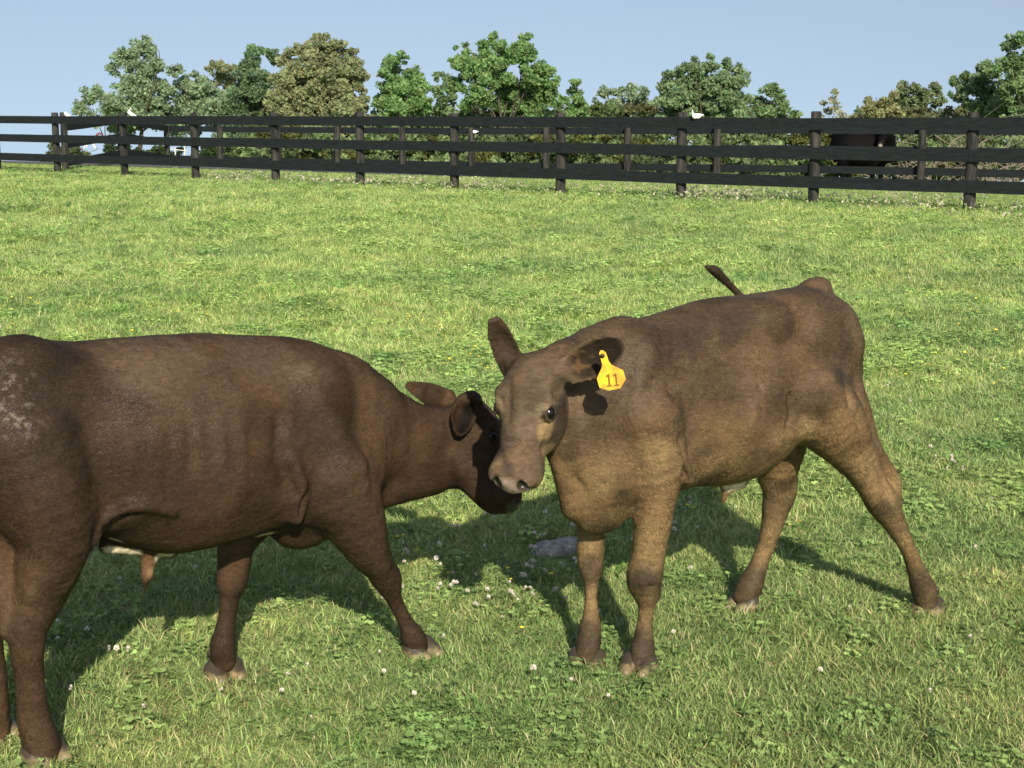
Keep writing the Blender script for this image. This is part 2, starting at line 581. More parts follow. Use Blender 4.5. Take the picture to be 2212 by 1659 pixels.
def make_hoof(foot, g, parent, mat, sz=1.0):
    f = np.array([foot[0], foot[1], 0.0])
    F_ = Field(f - np.array([0.09, 0.09, 0.012]), f + np.array([0.09, 0.09, 0.10]), 0.0028)
    hoof_field(F_, foot, g, sz)
    V, Q = F_.mesh(1)
    V[:, 2] = np.maximum(V[:, 2], 0.0)
    n = VN(V, 60)
    col = np.array([0.140, 0.108, 0.058]) * (0.4 + 1.1 * n[:, None])
    hi = sstep(.030, .044, V[:, 2] + (VN(V, 120) - .5) * .012)[:, None]
    col = col * (1 - hi) * 1.55 + np.array([.045, .034, .024]) * hi
    o = link('hoof', mesh_np('hoof', V, Q, colors=col), mat, parent)
    return o

HOOF = None
def hoof_material():
    global HOOF
    m, n, b = nmat('hoof_horn')
    b.inputs['Roughness'].default_value = 0.5
    a = n.nodes.new('ShaderNodeAttribute'); a.attribute_name = 'col'
    n.links.new(a.outputs['Color'], b.inputs['Base Color'])
    HOOF = m
hoof_material()

EYEM = simple('eye', (0.005, 0.0035, 0.003), 0.16, spec=0.45)

def sphere(name, c, r, mat, parent, scale=(1, 1, 1), seg=24, rot=None):
    bm = bmesh.new()
    bmesh.ops.create_uvsphere(bm, u_segments=seg, v_segments=seg // 2, radius=r)
    M = Matrix.Diagonal((*scale, 1))
    if rot is not None: M = rot.to_4x4() @ M
    bmesh.ops.transform(bm, matrix=Matrix.Translation(Vector(c)) @ M, verts=bm.verts)
    for f in bm.faces: f.smooth = True
    me = bpy.data.meshes.new(name); bm.to_mesh(me); bm.free()
    return link(name, me, mat, parent)

# head built in its own frame --------------------------------------------
class Head:
    def __init__(self, poll, nose, out, side=+1):
        """poll, nose world points; out = direction the face looks; b axis = out x f"""
        self.o = np.asarray(poll, float)
        f = np.asarray(nose, float) - self.o
        self.Ln = np.linalg.norm(f); self.f = f / self.Ln
        c = np.asarray(out, float); c = c - self.f * (c @ self.f); self.c = c / np.linalg.norm(c)
        self.b = np.cross(self.f, self.c)       # checked below by caller
        self.s = self.Ln / 0.29
        self.R = np.array([self.f, self.b, self.c])
    def p(self, a, b, c):
        return self.o + (self.f * a + self.b * b + self.c * c) * self.s
    def build(self, F_, k=0.03, jaw=1.0):
        s = self.s; R = self.R; p = self.p
        F_.ell(p(0.062, 0, -0.062), np.array([0.078, 0.068, 0.068]) * s, R, k)            # skull
        F_.ell(p(0.020, 0, -0.060), np.array([0.034, 0.046, 0.045]) * s, R, 0.02)          # poll
        F_.cap(p(0.08, 0, -0.050), p(0.17, 0, -0.046), 0.056 * s, 0.043 * s, 0.025, flat=(self.b, 1.05))
        F_.cap(p(0.16, 0, -0.046), p(0.262, 0, -0.043), 0.043 * s, 0.040 * s, 0.02, flat=(self.b, 1.05))
        for q in (-1, 1):
            F_.ell(p(0.103, q * 0.052, -0.038), np.array([0.032, 0.022, 0.024]) * s, R, 0.02)   # brow
            F_.ell(p(0.140, q * 0.042, -0.062), np.array([0.040, 0.018, 0.026]) * s, R, 0.02)   # cheek bone
            F_.ell(p(0.120, q * 0.044, -0.108), np.array([0.074, 0.028, 0.052]) * s, R, 0.025)  # masseter
            F_.ell(p(0.260, q * 0.030, -0.036), np.array([0.031, 0.030, 0.032]) * s, R, 0.012)  # nostril wing
            F_.ell(p(0.240, q * 0.038, -0.060), np.array([0.044, 0.022, 0.030]) * s, R, 0.015)  # upper lip
        F_.cap(p(0.13, 0, -0.115), p(0.255, 0, -0.083), 0.040 * s, 0.026 * s, 0.025, flat=(self.b, 1.25))   # lower jaw
        F_.ell(p(0.272, 0, -0.078), np.array([0.020, 0.030, 0.020]) * s, R, 0.01)              # chin
    def carve(self, F_):
        s = self.s; p = self.p; R = self.R
        for q in (-1, 1):
            F_.ell(p(.178, q * .070, -.020), np.array([.050, .020, .020]) * s, R, .016, sub=True)
            F_.ell(p(.084, q * .056, -.018), np.array([.020, .016, .010]) * s, R, .012)
            F_.ell(p(.060, q * .078, -.040), np.array([.030, .014, .020]) * s, R, .016, sub=True)
            # opening and lids round the eye
            ec = p(.112, q * .060, -.034)
            dr = self.b * q * .78 + self.c * .62; dr /= np.linalg.norm(dr)
            pe = np.cross(dr, self.f); pe = pe if pe @ self.c > 0 else -pe
            F_.ell(ec + dr * .0165 * s, np.array([.0205, .013, .0112]) * s, np.array([self.f, dr, pe]), .004, sub=True)
            ring = []
            for t in np.linspace(0, math.pi, 9):
                ring.append((ec + (self.f * -math.cos(t) * .0205 + pe * math.sin(t) * .0128 + dr * (.0075 + .0045 * math.sin(t))) * s, .0042 * s))
            F_.chain(ring, .004)
            ring = []
            for t in np.linspace(0, math.pi, 9):
                ring.append((ec + (self.f * -math.cos(t) * .0205 - pe * math.sin(t) * .0120 + dr * (.0075 + .0030 * math.sin(t))) * s, .0030 * s))
            F_.chain(ring, .004)
            F_.ell(p(0.284, q * 0.030, -0.020), np.array([0.016, 0.0115, 0.017]) * s,
                   R, 0.006, sub=True)
            F_.cap(p(.284, q * .036, -.026), p(.279, q * .046, -.040), .006 * s, .004 * s, .004, sub=True)
            # mouth
            F_.cap(p(0.205, q * 0.052, -0.078), p(0.285, q * 0.030, -0.064), 0.0030, 0.0045, 0.004, sub=True)

# ------------------------------------------------------------------ calf with the ear tag
def plane_helper(d2, n2, nc):
    d2 = np.array(d2); n2 = np.array(n2)
    def P(u, v, off=0.0):
        r = ray(u, v)
        t = (nc + off) / (r[0] * n2[0] + r[1] * n2[1])
        return np.array([0, 0, H]) + r * t
    return P

def leg(F_, P, pts, k=0.02, flat=None):
    L_ = []
    for u, v, off, r in pts:
        p = P(u, v, off); L_.append((p, pxm(p, r - (2.2 if v > 1150 else 1.0))))
    F_.chain(L_, k, flat)
    return L_

def groundp(p):
    return np.array([p[0], p[1], 0.0])

def seg_dist(V, a, b):
    ab = b - a; t = np.clip(((V - a) @ ab) / (ab @ ab), 0, 1)
    return np.linalg.norm(V - a - t[:, None] * ab, axis=1), t

def finish_body(root, F_, name, colour_fn, flow, nhair, seed, hair_len=0.0085, smooth=2, creases=()):
    V, Q = F_.mesh(smooth)
    N = normals(V, Q)
    Vw = V + .006 * (np.stack([VN(V, 22), VN(V + 7, 22), VN(V + 13, 22)], 1) - .5) * 2
    dd = np.zeros(len(V))
    for pts, dep, wd in creases:
        for a, b in zip(pts[:-1], pts[1:]):
            d, t = seg_dist(Vw, a, b); 
            e = np.ones(len(V))
            if len(pts) == 2: e = np.sin(np.clip(t, .04, .96) * math.pi) ** .7
            dd = np.minimum(dd, -dep * e * np.exp(-(d / wd) ** 2)) if dep > 0 else dd - dep * e * np.exp(-(d / wd) ** 2)
    V = V + N * dd[:, None] * 1.45
    # keep only the largest connected piece: nothing loose
    N = normals(V, Q)
    V = V + N * ((VN.fbm(V, 40, 2) - 0.5) * 0.003)[:, None]
    N = normals(V, Q)
    col, wet, keep = colour_fn(V, N)
    me = mesh_np('body', V, Q, colors=col, extra={'wet': wet})
    o = link('body', me, COAT, root)
    if nhair:
        rng = np.random.default_rng(seed)
        VV, T, cc, nn = fur_strands(V, Q, N, col, nhair, hair_len, 0.0006, flow, rng, keep=keep)
        hm = mesh_np('coat_hair', VV, T, colors=cc, smooth=True)
        set_normals(hm, nn)
        link('coat_hair', hm, HAIR, root)
    return V, Q, N

HAIRS = 260000

def make_calf_tagged():
    a24 = math.radians(35)
    d2 = (math.cos(a24), math.sin(a24)); n2 = (math.sin(a24), -math.cos(a24)); nc = -2.89
    P = plane_helper(d2, n2, nc)
    def sz(u, v):
        p = P(u, v); return p[0] * d2[0] + p[1] * d2[1], p[2]
    top = [(1222, 800), (1250, 742), (1290, 712), (1352, 692), (1410, 684), (1469, 665), (1527, 646), (1585, 640), (1644, 634), (1700, 624), (1745, 618), (1790, 650), (1822, 720)]
    bot = [(1228, 1010), (1242, 1090), (1278, 1128), (1325, 1118), (1370, 1085), (1420, 1064), (1486, 1046), (1527, 1049), (1585, 1037), (1620, 1022), (1655, 990), (1690, 950), (1730, 915), (1780, 880), (1830, 840)]
    T = np.array([sz(*q) for q in top]); B = np.array([sz(*q) for q in bot])
    s0, s1 = T[0, 0], T[-1, 0]
    S_ = np.linspace(s0, s1, 60)
    Tz = np.interp(S_, T[:, 0], T[:, 1]); Bz = np.interp(S_, B[:, 0], B[:, 1])
    Wz = np.interp((S_ - s0) / (s1 - s0) * .79 + .735, [.735, .78, .86, .95, 1.05, 1.18, 1.28, 1.38, 1.46, 1.525], [.055, .095, .118, .135, .155, .168, .152, .128, .115, .07])
    k5 = np.ones(5) / 5
    sm = lambda A: np.convolve(np.pad(A, 2, mode='edge'), k5, 'valid')
    Tz, Bz, Wz = sm(Tz), sm(Bz), sm(Wz)
    F_ = Field((-0.18, 3.18, -0.02), (1.34, 4.72, 1.10), 0.0055)
    F_.loft(d2, n2, nc, S_, Tz, Bz, Wz, k=0.0, p=2.15, low=0.10)
    R = np.array([[d2[0], d2[1], 0], [n2[0], n2[1], 0], [0, 0, 1]])
    E = lambda u, v, off, rs, rn, rz, k=0.04, rot=0.0: F_.ell(P(u, v, off), (rs, rn, rz),
        np.array([[d2[0] * math.cos(rot), d2[1] * math.cos(rot), math.sin(rot)], [n2[0], n2[1], 0], [-d2[0] * math.sin(rot), -d2[1] * math.sin(rot), math.cos(rot)]]), k)
    # shoulder, scapula ridge, haunch, hooks, flank
    E(1390, 830, .065, .075, .055, .125, .06, 0.25)
    E(1385, 960, .075, .085, .05, .11, .05, -0.1)
    E(1305, 880, -.02, .09, .085, .13, .05)
    F_.chain([(PY(1180, 785, 3.50), .034), (PY(1225, 772, 3.56), .045), (P(1285, 757, 0), .048), (P(1340, 730, 0), .04)], .04)
    F_.ell(P(1635, 800, .27), (.13, .125, .12), None, .10, sub=True)
    F_.ell(P(1490, 870, .285), (.05, .12, .16), None, .06, sub=True)
    F_.ell(P(1790, 870, .30), (.06, .14, .12), None, .06, sub=True)
    E(1640, 690, .075, .06, .03, .035, .06)
    E(1790, 735, .0, .055, .095, .07, .05)
    E(1740, 770, .07, .13, .065, .16, .06, -0.25)
    E(1800, 700, .045, .06, .05, .06, .05)
    E(1780, 770, -.07, .11, .06, .15, .05, -0.2)
    E(1765, 622, 0, .045, .032, .028, .03)
    E(1290, 1085, .0, .075, .055, .075, .04)
    # neck towards the head
    neck = [(P(1330, 860, .0), .140), (P(1265, 865, .01), .108), (PY(1215, 862, 3.64), .092), (PY(1175, 850, 3.57), .065)]
    F_.chain(neck, .05, flat=((d2[1], -d2[0], 0), .80))
    F_.cap(P(1300, 1010, 0), PY(1218, 955, 3.64), .080, .050, .05)
    # dewlap folds between neck and brisket
    F_.cap(P(1215, 1010, .0), P(1238, 1095, 0), .022, .03, .03)
    leg(F_, P, [(1690, 840, .125, 10), (1701, 900, .135, 15), (1690, 955, .125, 13)], .02)
    leg(F_, P, [(1452, 940, .14, 14), (1474, 995, .15, 17), (1487, 1035, .13, 13)], .02)
    leg(F_, P, [(1395, 760, .10, 14), (1380, 830, .125, 14), (1372, 900, .135, 16)], .04)
    F_.ell(P(1668, 690, .10), (.035, .03, .03), None, .05)
    F_.ell(P(1832, 745, .07), (.03, .03, .035), None, .04)
    # near foreleg
    leg(F_, P, [(1388, 900, .085, 88), (1415, 1010, .095, 62), (1413, 1090, .085, 46), (1402, 1190, .065, 39), (1392, 1246, .055, 41), (1396, 1277, .05, 34),
                (1396, 1312, .048, 19.5), (1391, 1362, .045, 20.5), (1388, 1402, .045, 29), (1386, 1420, .05, 28), (1383, 1438, .052, 27)], .018)
    E(1391, 1248, .07, .02, .028, .036, .02)
    # far foreleg
    leg(F_, P, [(1300, 1000, -.065, 70), (1284, 1080, -.07, 42), (1277, 1150, -.07, 31), (1276, 1192, -.068, 32), (1276, 1226, -.065, 28.5), (1277, 1265, -.06, 16.5),
                (1276, 1312, -.06, 17.5), (1275, 1360, -.06, 26), (1271, 1390, -.058, 28), (1268, 1412, -.056, 27)], .018)
    # near hind leg, stretched back
    leg(F_, P, [(1735, 850, .085, 95), (1790, 905, .11, 78), (1846, 985, .135, 48), (1878, 1040, .145, 35), (1905, 1085, .15, 35), (1932, 1130, .155, 26),
                (1960, 1182, .16, 19.5), (1978, 1228, .16, 21.5), (1994, 1270, .16, 29), (2000, 1295, .16, 27), (2002, 1308, .16, 26)], .022)
    leg(F_, P, [(1800, 790, .04, 50), (1838, 890, .09, 44), (1870, 960, .13, 32), (1906, 1003, .14, 19), (1931, 1040, .15, 17), (1932, 1082, .15, 16)], .022)
    # skin fold from flank to thigh
    leg(F_, P, [(1650, 950, .12, 30), (1700, 922, .125, 22), (1760, 905, .12, 40)], .03)
    # far hind leg
    leg(F_, P, [(1690, 850, -.06, 80), (1680, 960, -.08, 62), (1678, 1020, -.10, 45), (1684, 1060, -.11, 38), (1675, 1100, -.12, 30), (1664, 1150, -.13, 23),
                (1648, 1195, -.145, 20.5), (1633, 1235, -.15, 24), (1620, 1265, -.155, 30), (1609, 1288, -.16, 28)], .022)
    leg(F_, P, [(1700, 1000, -.10, 22), (1708, 1045, -.11, 14), (1700, 1085, -.12, 14)], .02)
    # tail: down the far side and flicked up over the back
    tl = [(P(1768, 622, 0), .030), (P(1782, 650, -.02), .024), (P(1775, 690, -.10), .018), (P(1720, 720, -.20), .015), (P(1650, 690, -.25), .013),
          (P(1592, 632, -.27), .0105), (P(1565, 605, -.27), .012), (P(1545, 586, -.27), .015), (P(1532, 579, -.27), .010), (P(1523, 576, -.27), .006)]
    F_.chain(tl, .006)
    # sheath tuft
    F_.cap(P(1600, 1040, 0), P(1570, 1050, 0), .02, .016, .02)
    F_.cap(P(1572, 1050, 0), P(1562, 1082, 0), .014, .006, .012)
    # dewclaws
    for foot, g in (((1382, 1418), (-.45, -.9)), ((2004, 1296), (-.55, -.84)), ((1610, 1290), (-.9, -.3))):
        pass
    # head
    hd = Head(PY(1138, 772, 3.44), PY(1091, 1052, 3.37), (-.40, -.90, 0.20))
    F_.push()
    hd.build(F_)
    # ears
    eb = PY(1222, 806, 3.465)
    tip = PY(1350, 737, 3.425)
    F_.leaf(eb, tip, (0.35, -.1, 1.0), [.030, .038, .044, .046, .042, .031, .010], .0048, -.024, .012)
    F_.cap(PY(1212, 800, 3.48), PY(1240, 800, 3.48), .030, .020, .02)
    eb2 = hd.p(.028, .058, -.070)
    tip2 = PY(1066, 688, 3.46)
    F_.leaf(eb2, tip2, (1.0, -.1, .25), [.026, .030, .032, .031, .028, .022, .013], .0055, .016, .012)
    F_.cap(eb2, eb2 + (tip2 - eb2) * .2, .022, .014, .02)
    hd.carve(F_)
    F_.pop(.016)
    cre = []
    def CR(dep, wd, off, *uv):
        cre.append(([P(u, v, off) for u, v in uv], dep, wd))
    CR(.007, .020, .16, (1462, 770), (1455, 860)); CR(.013, .015, .155, (1455, 930), (1478, 1000), (1488, 1050))
    CR(.012, .010, .14, (1352, 1020), (1366, 1060), (1362, 1105))
    CR(.010, .012, .15, (1700, 860), (1702, 900), (1690, 930))
    CR(.009, .014, .13, (1500, 760), (1620, 740)); CR(-.006, .03, .16, (1420, 780), (1395, 900), (1400, 980))
    CR(.008, .014, .19, (1840, 800), (1830, 880), (1850, 930)); CR(-.007, .028, .17, (1690, 780), (1720, 830))
    CR(-.006, .022, .15, (1655, 672), (1690, 700)); CR(.007, .016, .13, (1410, 700), (1440, 740), (1500, 720))
    CR(.007, .008, .10, (1365, 1225), (1420, 1222)); CR(.006, .008, .10, (1365, 1268), (1420, 1270))
    CR(-.006, .012, .10, (1372, 1160), (1380, 1100)); CR(.006, .010, .19, (1890, 1000), (1925, 1075)); CR(.006, .010, .20, (1905, 1075), (1930, 1110))
    CR(.008, .010, .05, (1230, 1020), (1262, 1060)); CR(.007, .009, .05, (1222, 1045), (1250, 1095))
    HC = lambda dep, wd, *ps: cre.append(([hd.p(*q) for q in ps], dep, wd))
    for q in (-1, 1):
        HC(.0026, .0045, (.128, q * .056, -.016), (.142, q * .042, -.008), (.150, q * .030, -.003))
        HC(.003, .004, (.090, q * .058, -.018), (.100, q * .048, -.006), (.114, q * .044, -.004))
        HC(.004, .010, (.150, q * .058, -.050), (.200, q * .050, -.060), (.235, q * .052, -.066))
        HC(-.004, .012, (.135, q * .066, -.060), (.165, q * .058, -.066))
        HC(.004, .012, (.06, q * .030, .0), (.10, q * .026, .0), (.14, q * .024, .0))
        HC(.003, .005, (.262, q * .016, -.006), (.285, q * .012, -.018))
    HC(.003, .004, (.272, -.03, -.004), (.268, 0, -.001), (.272, .03, -.004))
    for k in range(5):
        CR(-.0035, .012, .175, (1500 + 36 * k, 800 + 6 * k), (1490 + 36 * k, 960 - 2 * k))
    root = empty('calf', tuple(groundp(P(1500, 1300, 0))))
    tag(root, 'brown calf with a yellow ear tag numbered 11, hind legs stretched apart, facing the camera', 'calf')
    root['group'] = 'young brown calves in the paddock'

    ecen = [hd.p(.112, q * .0575, -.0362) for q in (-1, 1)]
    def colour(V, N):
        base = np.tile(np.array([0.118, 0.082, 0.054]), (len(V), 1))
        n1 = VN.fbm(V, 6, 3)[:, None]; n2_ = VN.fbm(V + 9, 16, 3)[:, None]
        n8 = VN.fbm(V + 61, 8, 2)[:, None]
        low = 1 - sstep(.40, .74, V[:, 2] + (n1[:, 0] - .5) * .6 + (n8[:, 0] - .5) * .25)
        tan = np.array([0.260, 0.180, 0.094])
        col = base * (1 - low[:, None] * .85) + tan * low[:, None] * .85
        st = VN.fbm(V * [.5, .5, 1.6] + 31, 26, 3)[:, None]
        col = col * (0.40 + 0.42 * n2_ + .36 * (st - .1) + .52 * (sstep(.34, .66, n8) * .8 + .1))
        dk = np.array([.052, .040, .031])
        br = np.array([.175, .115, .064]); gold = np.array([.40, .295, .155])
        zj = V[:, 2] + (VN.fbm(V + 71, 12, 2) - .5) * .10
        sd_ = V[:, 0] * d2[0] + V[:, 1] * d2[1]
        fr = sd_ < (S_[0] + S_[-1]) / 2
        lm = sstep(.47, .36, V[:, 2])
        zd = np.where(fr, np.interp(zj, [0, .09, .13, .20, .235, .27, .31, .45], [.95, .95, .25, .15, .85, .75, .1, 0]),
                      np.interp(zj, [0, .12, .17, .24, .29, .34, .39, .45], [.9, .85, .2, .1, .6, .55, .1, 0]))
        legc = gold * .80 * (1 - zd[:, None]) + dk * 1.35 * zd[:, None]
        legc = legc * (.55 + .55 * n2_ + .35 * st)
        col = col * (1 - lm[:, None] * .85) + legc * lm[:, None] * .85
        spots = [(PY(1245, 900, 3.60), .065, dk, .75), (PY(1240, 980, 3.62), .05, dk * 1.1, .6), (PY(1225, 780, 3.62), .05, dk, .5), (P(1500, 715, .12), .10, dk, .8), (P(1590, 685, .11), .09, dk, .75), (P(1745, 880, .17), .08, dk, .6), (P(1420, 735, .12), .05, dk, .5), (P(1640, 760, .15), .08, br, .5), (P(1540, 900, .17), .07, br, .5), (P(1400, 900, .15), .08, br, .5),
                 (P(1700, 660, .1), .07, br, .5), (P(1720, 790, .15), .09, np.array([.16, .105, .06]), .6), (P(1560, 800, .17), .08, np.array([.13, .09, .055]), .4),
                 (P(1290, 1030, .05), .07, gold * .8, .6), (P(1440, 1000, .16), .07, gold * .8, .6), (P(1730, 925, .14), .05, gold, .7), (P(1450, 1130, .1), .045, gold, .8),
                 (P(1340, 800, .1), .12, np.array([.10, .078, .060]), .5), (P(1460, 850, .17), .03, dk, .6), (P(1600, 1000, .17), .06, gold * .7, .5), (P(1520, 970, .17), .05, gold * .6, .5), (P(1800, 820, .16), .05, dk, .7), (P(1450, 760, .13), .05, dk, .4), (P(1420, 980, .17), .05, gold * .9, .6), (P(1345, 1080, .1), .03, dk, .6), (P(1393, 1258, .1), .042, dk * 1.2, .8), (P(1385, 1395, .09), .07, dk * 1.25, .75), (P(1277, 1215, -.03), .035, dk * 1.3, .6), (P(1275, 1370, -.02), .06, dk * 1.3, .7),
                 (P(1270, 1320, -.02), .03, gold * .7, .4), (P(1915, 1110, .2), .045, dk * 1.3, .7), (P(1990, 1270, .2), .06, dk * 1.4, .7), (P(1955, 1170, .2), .04, gold, .6),
                 (P(1880, 1010, .2), .06, gold * .9, .6), (P(1700, 1050, -.05), .035, dk * 1.3, .7), (P(1650, 1140, -.05), .05, gold * .9, .6), (P(1660, 1120, -.05), .018, dk, .5),
                 (P(1620, 1250, -.05), .04, dk * 1.5, .5), (P(1300, 1145, .05), .05, dk * 1.1, .6), (P(1540, 1040, .1), .06, dk * 1.3, .5), (P(1250, 1060, .0), .05, gold * .75, .6)]
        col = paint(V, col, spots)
        # head
        hdm = sstep(.20, .12, np.linalg.norm(V - hd.p(.14, 0, -.05), axis=1))[:, None]
        hcol = np.array([.125, .092, .066]) * (0.55 + .5 * n2_ + .4 * VN.fbm(V + 55, 60, 2)[:, None])
        col = col * (1 - hdm) + hcol * hdm
        for q, e in zip((-1, 1), ecen):
            d = np.linalg.norm(V - e, axis=1)
            m = (sstep(.042, .022, d) * .7)[:, None]
            col = col * (1 - m) + np.array([.30, .24, .165]) * m
            m = (sstep(.0275, .0225, d) * .92)[:, None]
            col = col * (1 - m) + np.array([.035, .025, .018]) * m
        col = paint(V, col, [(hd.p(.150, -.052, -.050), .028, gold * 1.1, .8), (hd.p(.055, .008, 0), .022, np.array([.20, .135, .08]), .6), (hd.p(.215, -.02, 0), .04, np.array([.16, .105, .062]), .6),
                             (hd.p(.10, -.085, -.085), .05, dk * .9, .9), (hd.p(.15, -.075, -.095), .045, dk, .8), (hd.p(.20, -.06, -.09), .035, dk * 1.1, .7), (hd.p(.04, -.07, -.05), .03, dk * 1.1, .6), (hd.p(.24, .035, -.01), .02, gold * .7, .4), (hd.p(.25, 0, -.002), .02, dk * 1.3, .6), (hd.p(.07, -.02, 0), .04, dk * 1.3, .5), (hd.p(.06, .05, -.02), .035, dk * 1.5, .5), (hd.p(.165, -.055, -.075), .03, dk, .6), (hd.p(.20, -.06, -.08), .03, gold * .8, .5), (hd.p(.19, .02, 0), .04, dk * 1.4, .5),  # dark spots down one cheek paint in the shaded side of the face
                             (hd.p(.26, -.05, -.05), .02, gold * .9, .5)])
        # nose pad
        L_ = V - hd.o
        a_, b_, c_ = (L_ @ hd.f) / hd.s, (L_ @ hd.b) / hd.s, (L_ @ hd.c) / hd.s
        pad = (sstep(.268, .280, a_) * sstep(.052, .040, np.abs(b_)) * sstep(-.062, -.050, c_))[:, None]
        col = col * (1 - pad) + np.array([.27, .215, .195]) * (0.5 + 1.0 * VN.fbm(V + 5, 70, 2)[:, None]) * pad
        nost = np.zeros(len(V))
        for q in (-1, 1):
            nost = np.maximum(nost, sstep(.019, .012, np.linalg.norm(V - hd.p(.282, q * .031, -.026), axis=1)))
        col = col * (1 - nost[:, None] * .9) + np.array([.02, .014, .012]) * nost[:, None] * .9
        # inside of near ear darker skin and hair
        l_ = tip - eb; Ln_ = np.linalg.norm(l_); l_ = l_ / Ln_
        wv = np.array([.35, -.1, 1.0]); wv = wv - l_ * (wv @ l_); wv /= np.linalg.norm(wv)
        t_ = ((V - eb) @ l_) / Ln_; w_ = (V - eb) @ wv
        off_ = np.abs((V - eb) @ np.cross(l_, wv))
        wp_ = np.interp(t_, np.linspace(0, 1, 7), [.030, .038, .044, .046, .042, .031, .010])
        ed = (sstep(.92, .68, np.abs(w_) / wp_) * sstep(.02, .2, t_) * sstep(1.0, .88, t_) * (off_ < .04) * sstep(-.1, .3, -N[:, 1]))[:, None]
        strand = VN(V * [1, 1, 1], 90)[:, None]
        col = col * (1 - ed * .9) + (np.array([.018, .014, .011]) + np.array([.09, .05, .02]) * sstep(.55, .8, strand) * sstep(.6, .3, t_)[:, None]) * ed * .9
        # far ear, tail darker
        m = sstep(.10, .06, np.linalg.norm(V - (eb2 + tip2) / 2, axis=1))[:, None] * .4
        col = col * (1 - m) + dk * 1.3 * m
        m = sstep(.12, .07, np.linalg.norm(V - P(1558, 600, -.27), axis=1))[:, None] * .8
        col = col * (1 - m) + dk * .8 * m
        # pale sheath hair
        col = paint(V, col, [(P(1600, 1042, .03), .034, np.array([1.1, 1.0, .8]), .95), (P(1570, 1049, .02), .026, np.array([1.0, .9, .7]), .9), (P(1562, 1078, 0), .02, np.array([.16, .10, .05]), .8)])
        wet = pad[:, 0]
        keep = 1 - np.clip(pad[:, 0] * 1.2 + nost, 0, 1)
        keep = keep * sstep(0.02, .05, V[:, 2])
        for e in ecen:
            keep = keep * sstep(.019, .025, np.linalg.norm(V - e, axis=1))
        hm = sstep(.22, .14, np.linalg.norm(V - hd.p(.14, 0, -.05), axis=1))
        keep = keep * (1 - .45 * hm)
        for e_, t2 in ((eb, tip), (eb2, tip2)):
            dq, tq = seg_dist(V, e_ + (t2 - e_) * .25, t2)
            keep = keep * (1 - .85 * sstep(.055, .035, dq))
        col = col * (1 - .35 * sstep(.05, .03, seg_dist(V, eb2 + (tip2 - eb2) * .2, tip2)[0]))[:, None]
        return np.clip(col * np.array([.71, .665, .61]), 0, 1), wet, keep
    def flow(p):
        f = np.zeros_like(p); f[:, 0] = d2[0]; f[:, 1] = d2[1]; f[:, 2] = -.55
        legm = p[:, 2] < .45
        f[legm] = (0.1, 0, -1)
        hm = np.linalg.norm(p - hd.p(.14, 0, -.05), axis=1) < .17
        f[hm] = -hd.f
        f += np.stack([VN(p, 7) - .5, VN(p + 5, 7) - .5, VN(p + 11, 7) - .5], 1) * .9
        return f
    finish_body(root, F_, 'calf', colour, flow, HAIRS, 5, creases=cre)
    for e in ecen:
        sphere('eye', e, .0168 * hd.s, EYEM, root)
    # hooves
    for (u, v, off), g in (((1379, 1447, .055), (-.38, -.92)), ((1267, 1424, -.056), (-.28, -.95)), ((2003, 1318, .16), (-.35, -.93)), ((1605, 1306, -.16), (-.85, -.52))):
        f = P(u, v, off)
        make_hoof(f, g, root, HOOF, 1.18)
    # ear tag
    ty = 3.385
    def slab(name, pts, y, th, mat, par, bev=0.0):
        bm = bmesh.new()
        vs = [bm.verts.new(PY(u, v, y)) for u, v in pts]
        f = bm.faces.new(vs)
        r = bmesh.ops.extrude_face_region(bm, geom=[f])
        bmesh.ops.translate(bm, vec=(0, th, 0), verts=[g for g in r['geom'] if isinstance(g, bmesh.types.BMVert)])
        bmesh.ops.recalc_face_normals(bm, faces=bm.faces)
        if bev:
            bmesh.ops.bevel(bm, geom=list(bm.edges), offset=bev, segments=2, affect='EDGES', profile=.5)
        me = bpy.data.meshes.new(name); bm.to_mesh(me); bm.free()
        return link(name, me, mat, par)
    TAGM = simple('yellow_plastic', (0.84, 0.49, 0.010), 0.45, c2=(0.62, 0.27, 0.02), scale=48, spec=0.5)
    DIG = simple('tag_ink', (0.16, 0.085, 0.01), 0.6)
    PIN = simple('tag_stud', (0.02, 0.012, 0.008), 0.4)
    tg = slab('ear_tag', [(1294, 763), (1297, 757), (1303, 757), (1309, 762), (1315, 780), (1321, 788), (1346, 800), (1352, 819), (1340, 839), (1315, 844), (1295, 838), (1289, 818), (1299, 796), (1301, 788)],
              ty, .0022, TAGM, root, .0006)
    tg['label'] = 'yellow plastic tag with the number 11'
    for dx, dy in ((0, 0), (15.5, -1.5)):
        slab('digit', [(1308.5 + dx, 812 + dy), (1313.5 + dx, 808 + dy), (1316.2 + dx, 808 + dy), (1318.6 + dx, 832 + dy), (1322 + dx, 831.6 + dy), (1322.4 + dx, 834.6 + dy),
                       (1311 + dx, 836 + dy), (1310.6 + dx, 833 + dy), (1314.6 + dx, 832.4 + dy), (1312.8 + dx, 814 + dy), (1309.5 + dx, 815.5 + dy)], ty - .0006, .0005, DIG, tg)
    c = PY(1301, 769, ty - .001)
    sphere('stud', c, .0055, PIN, tg, (1, .45, 1))
    return root

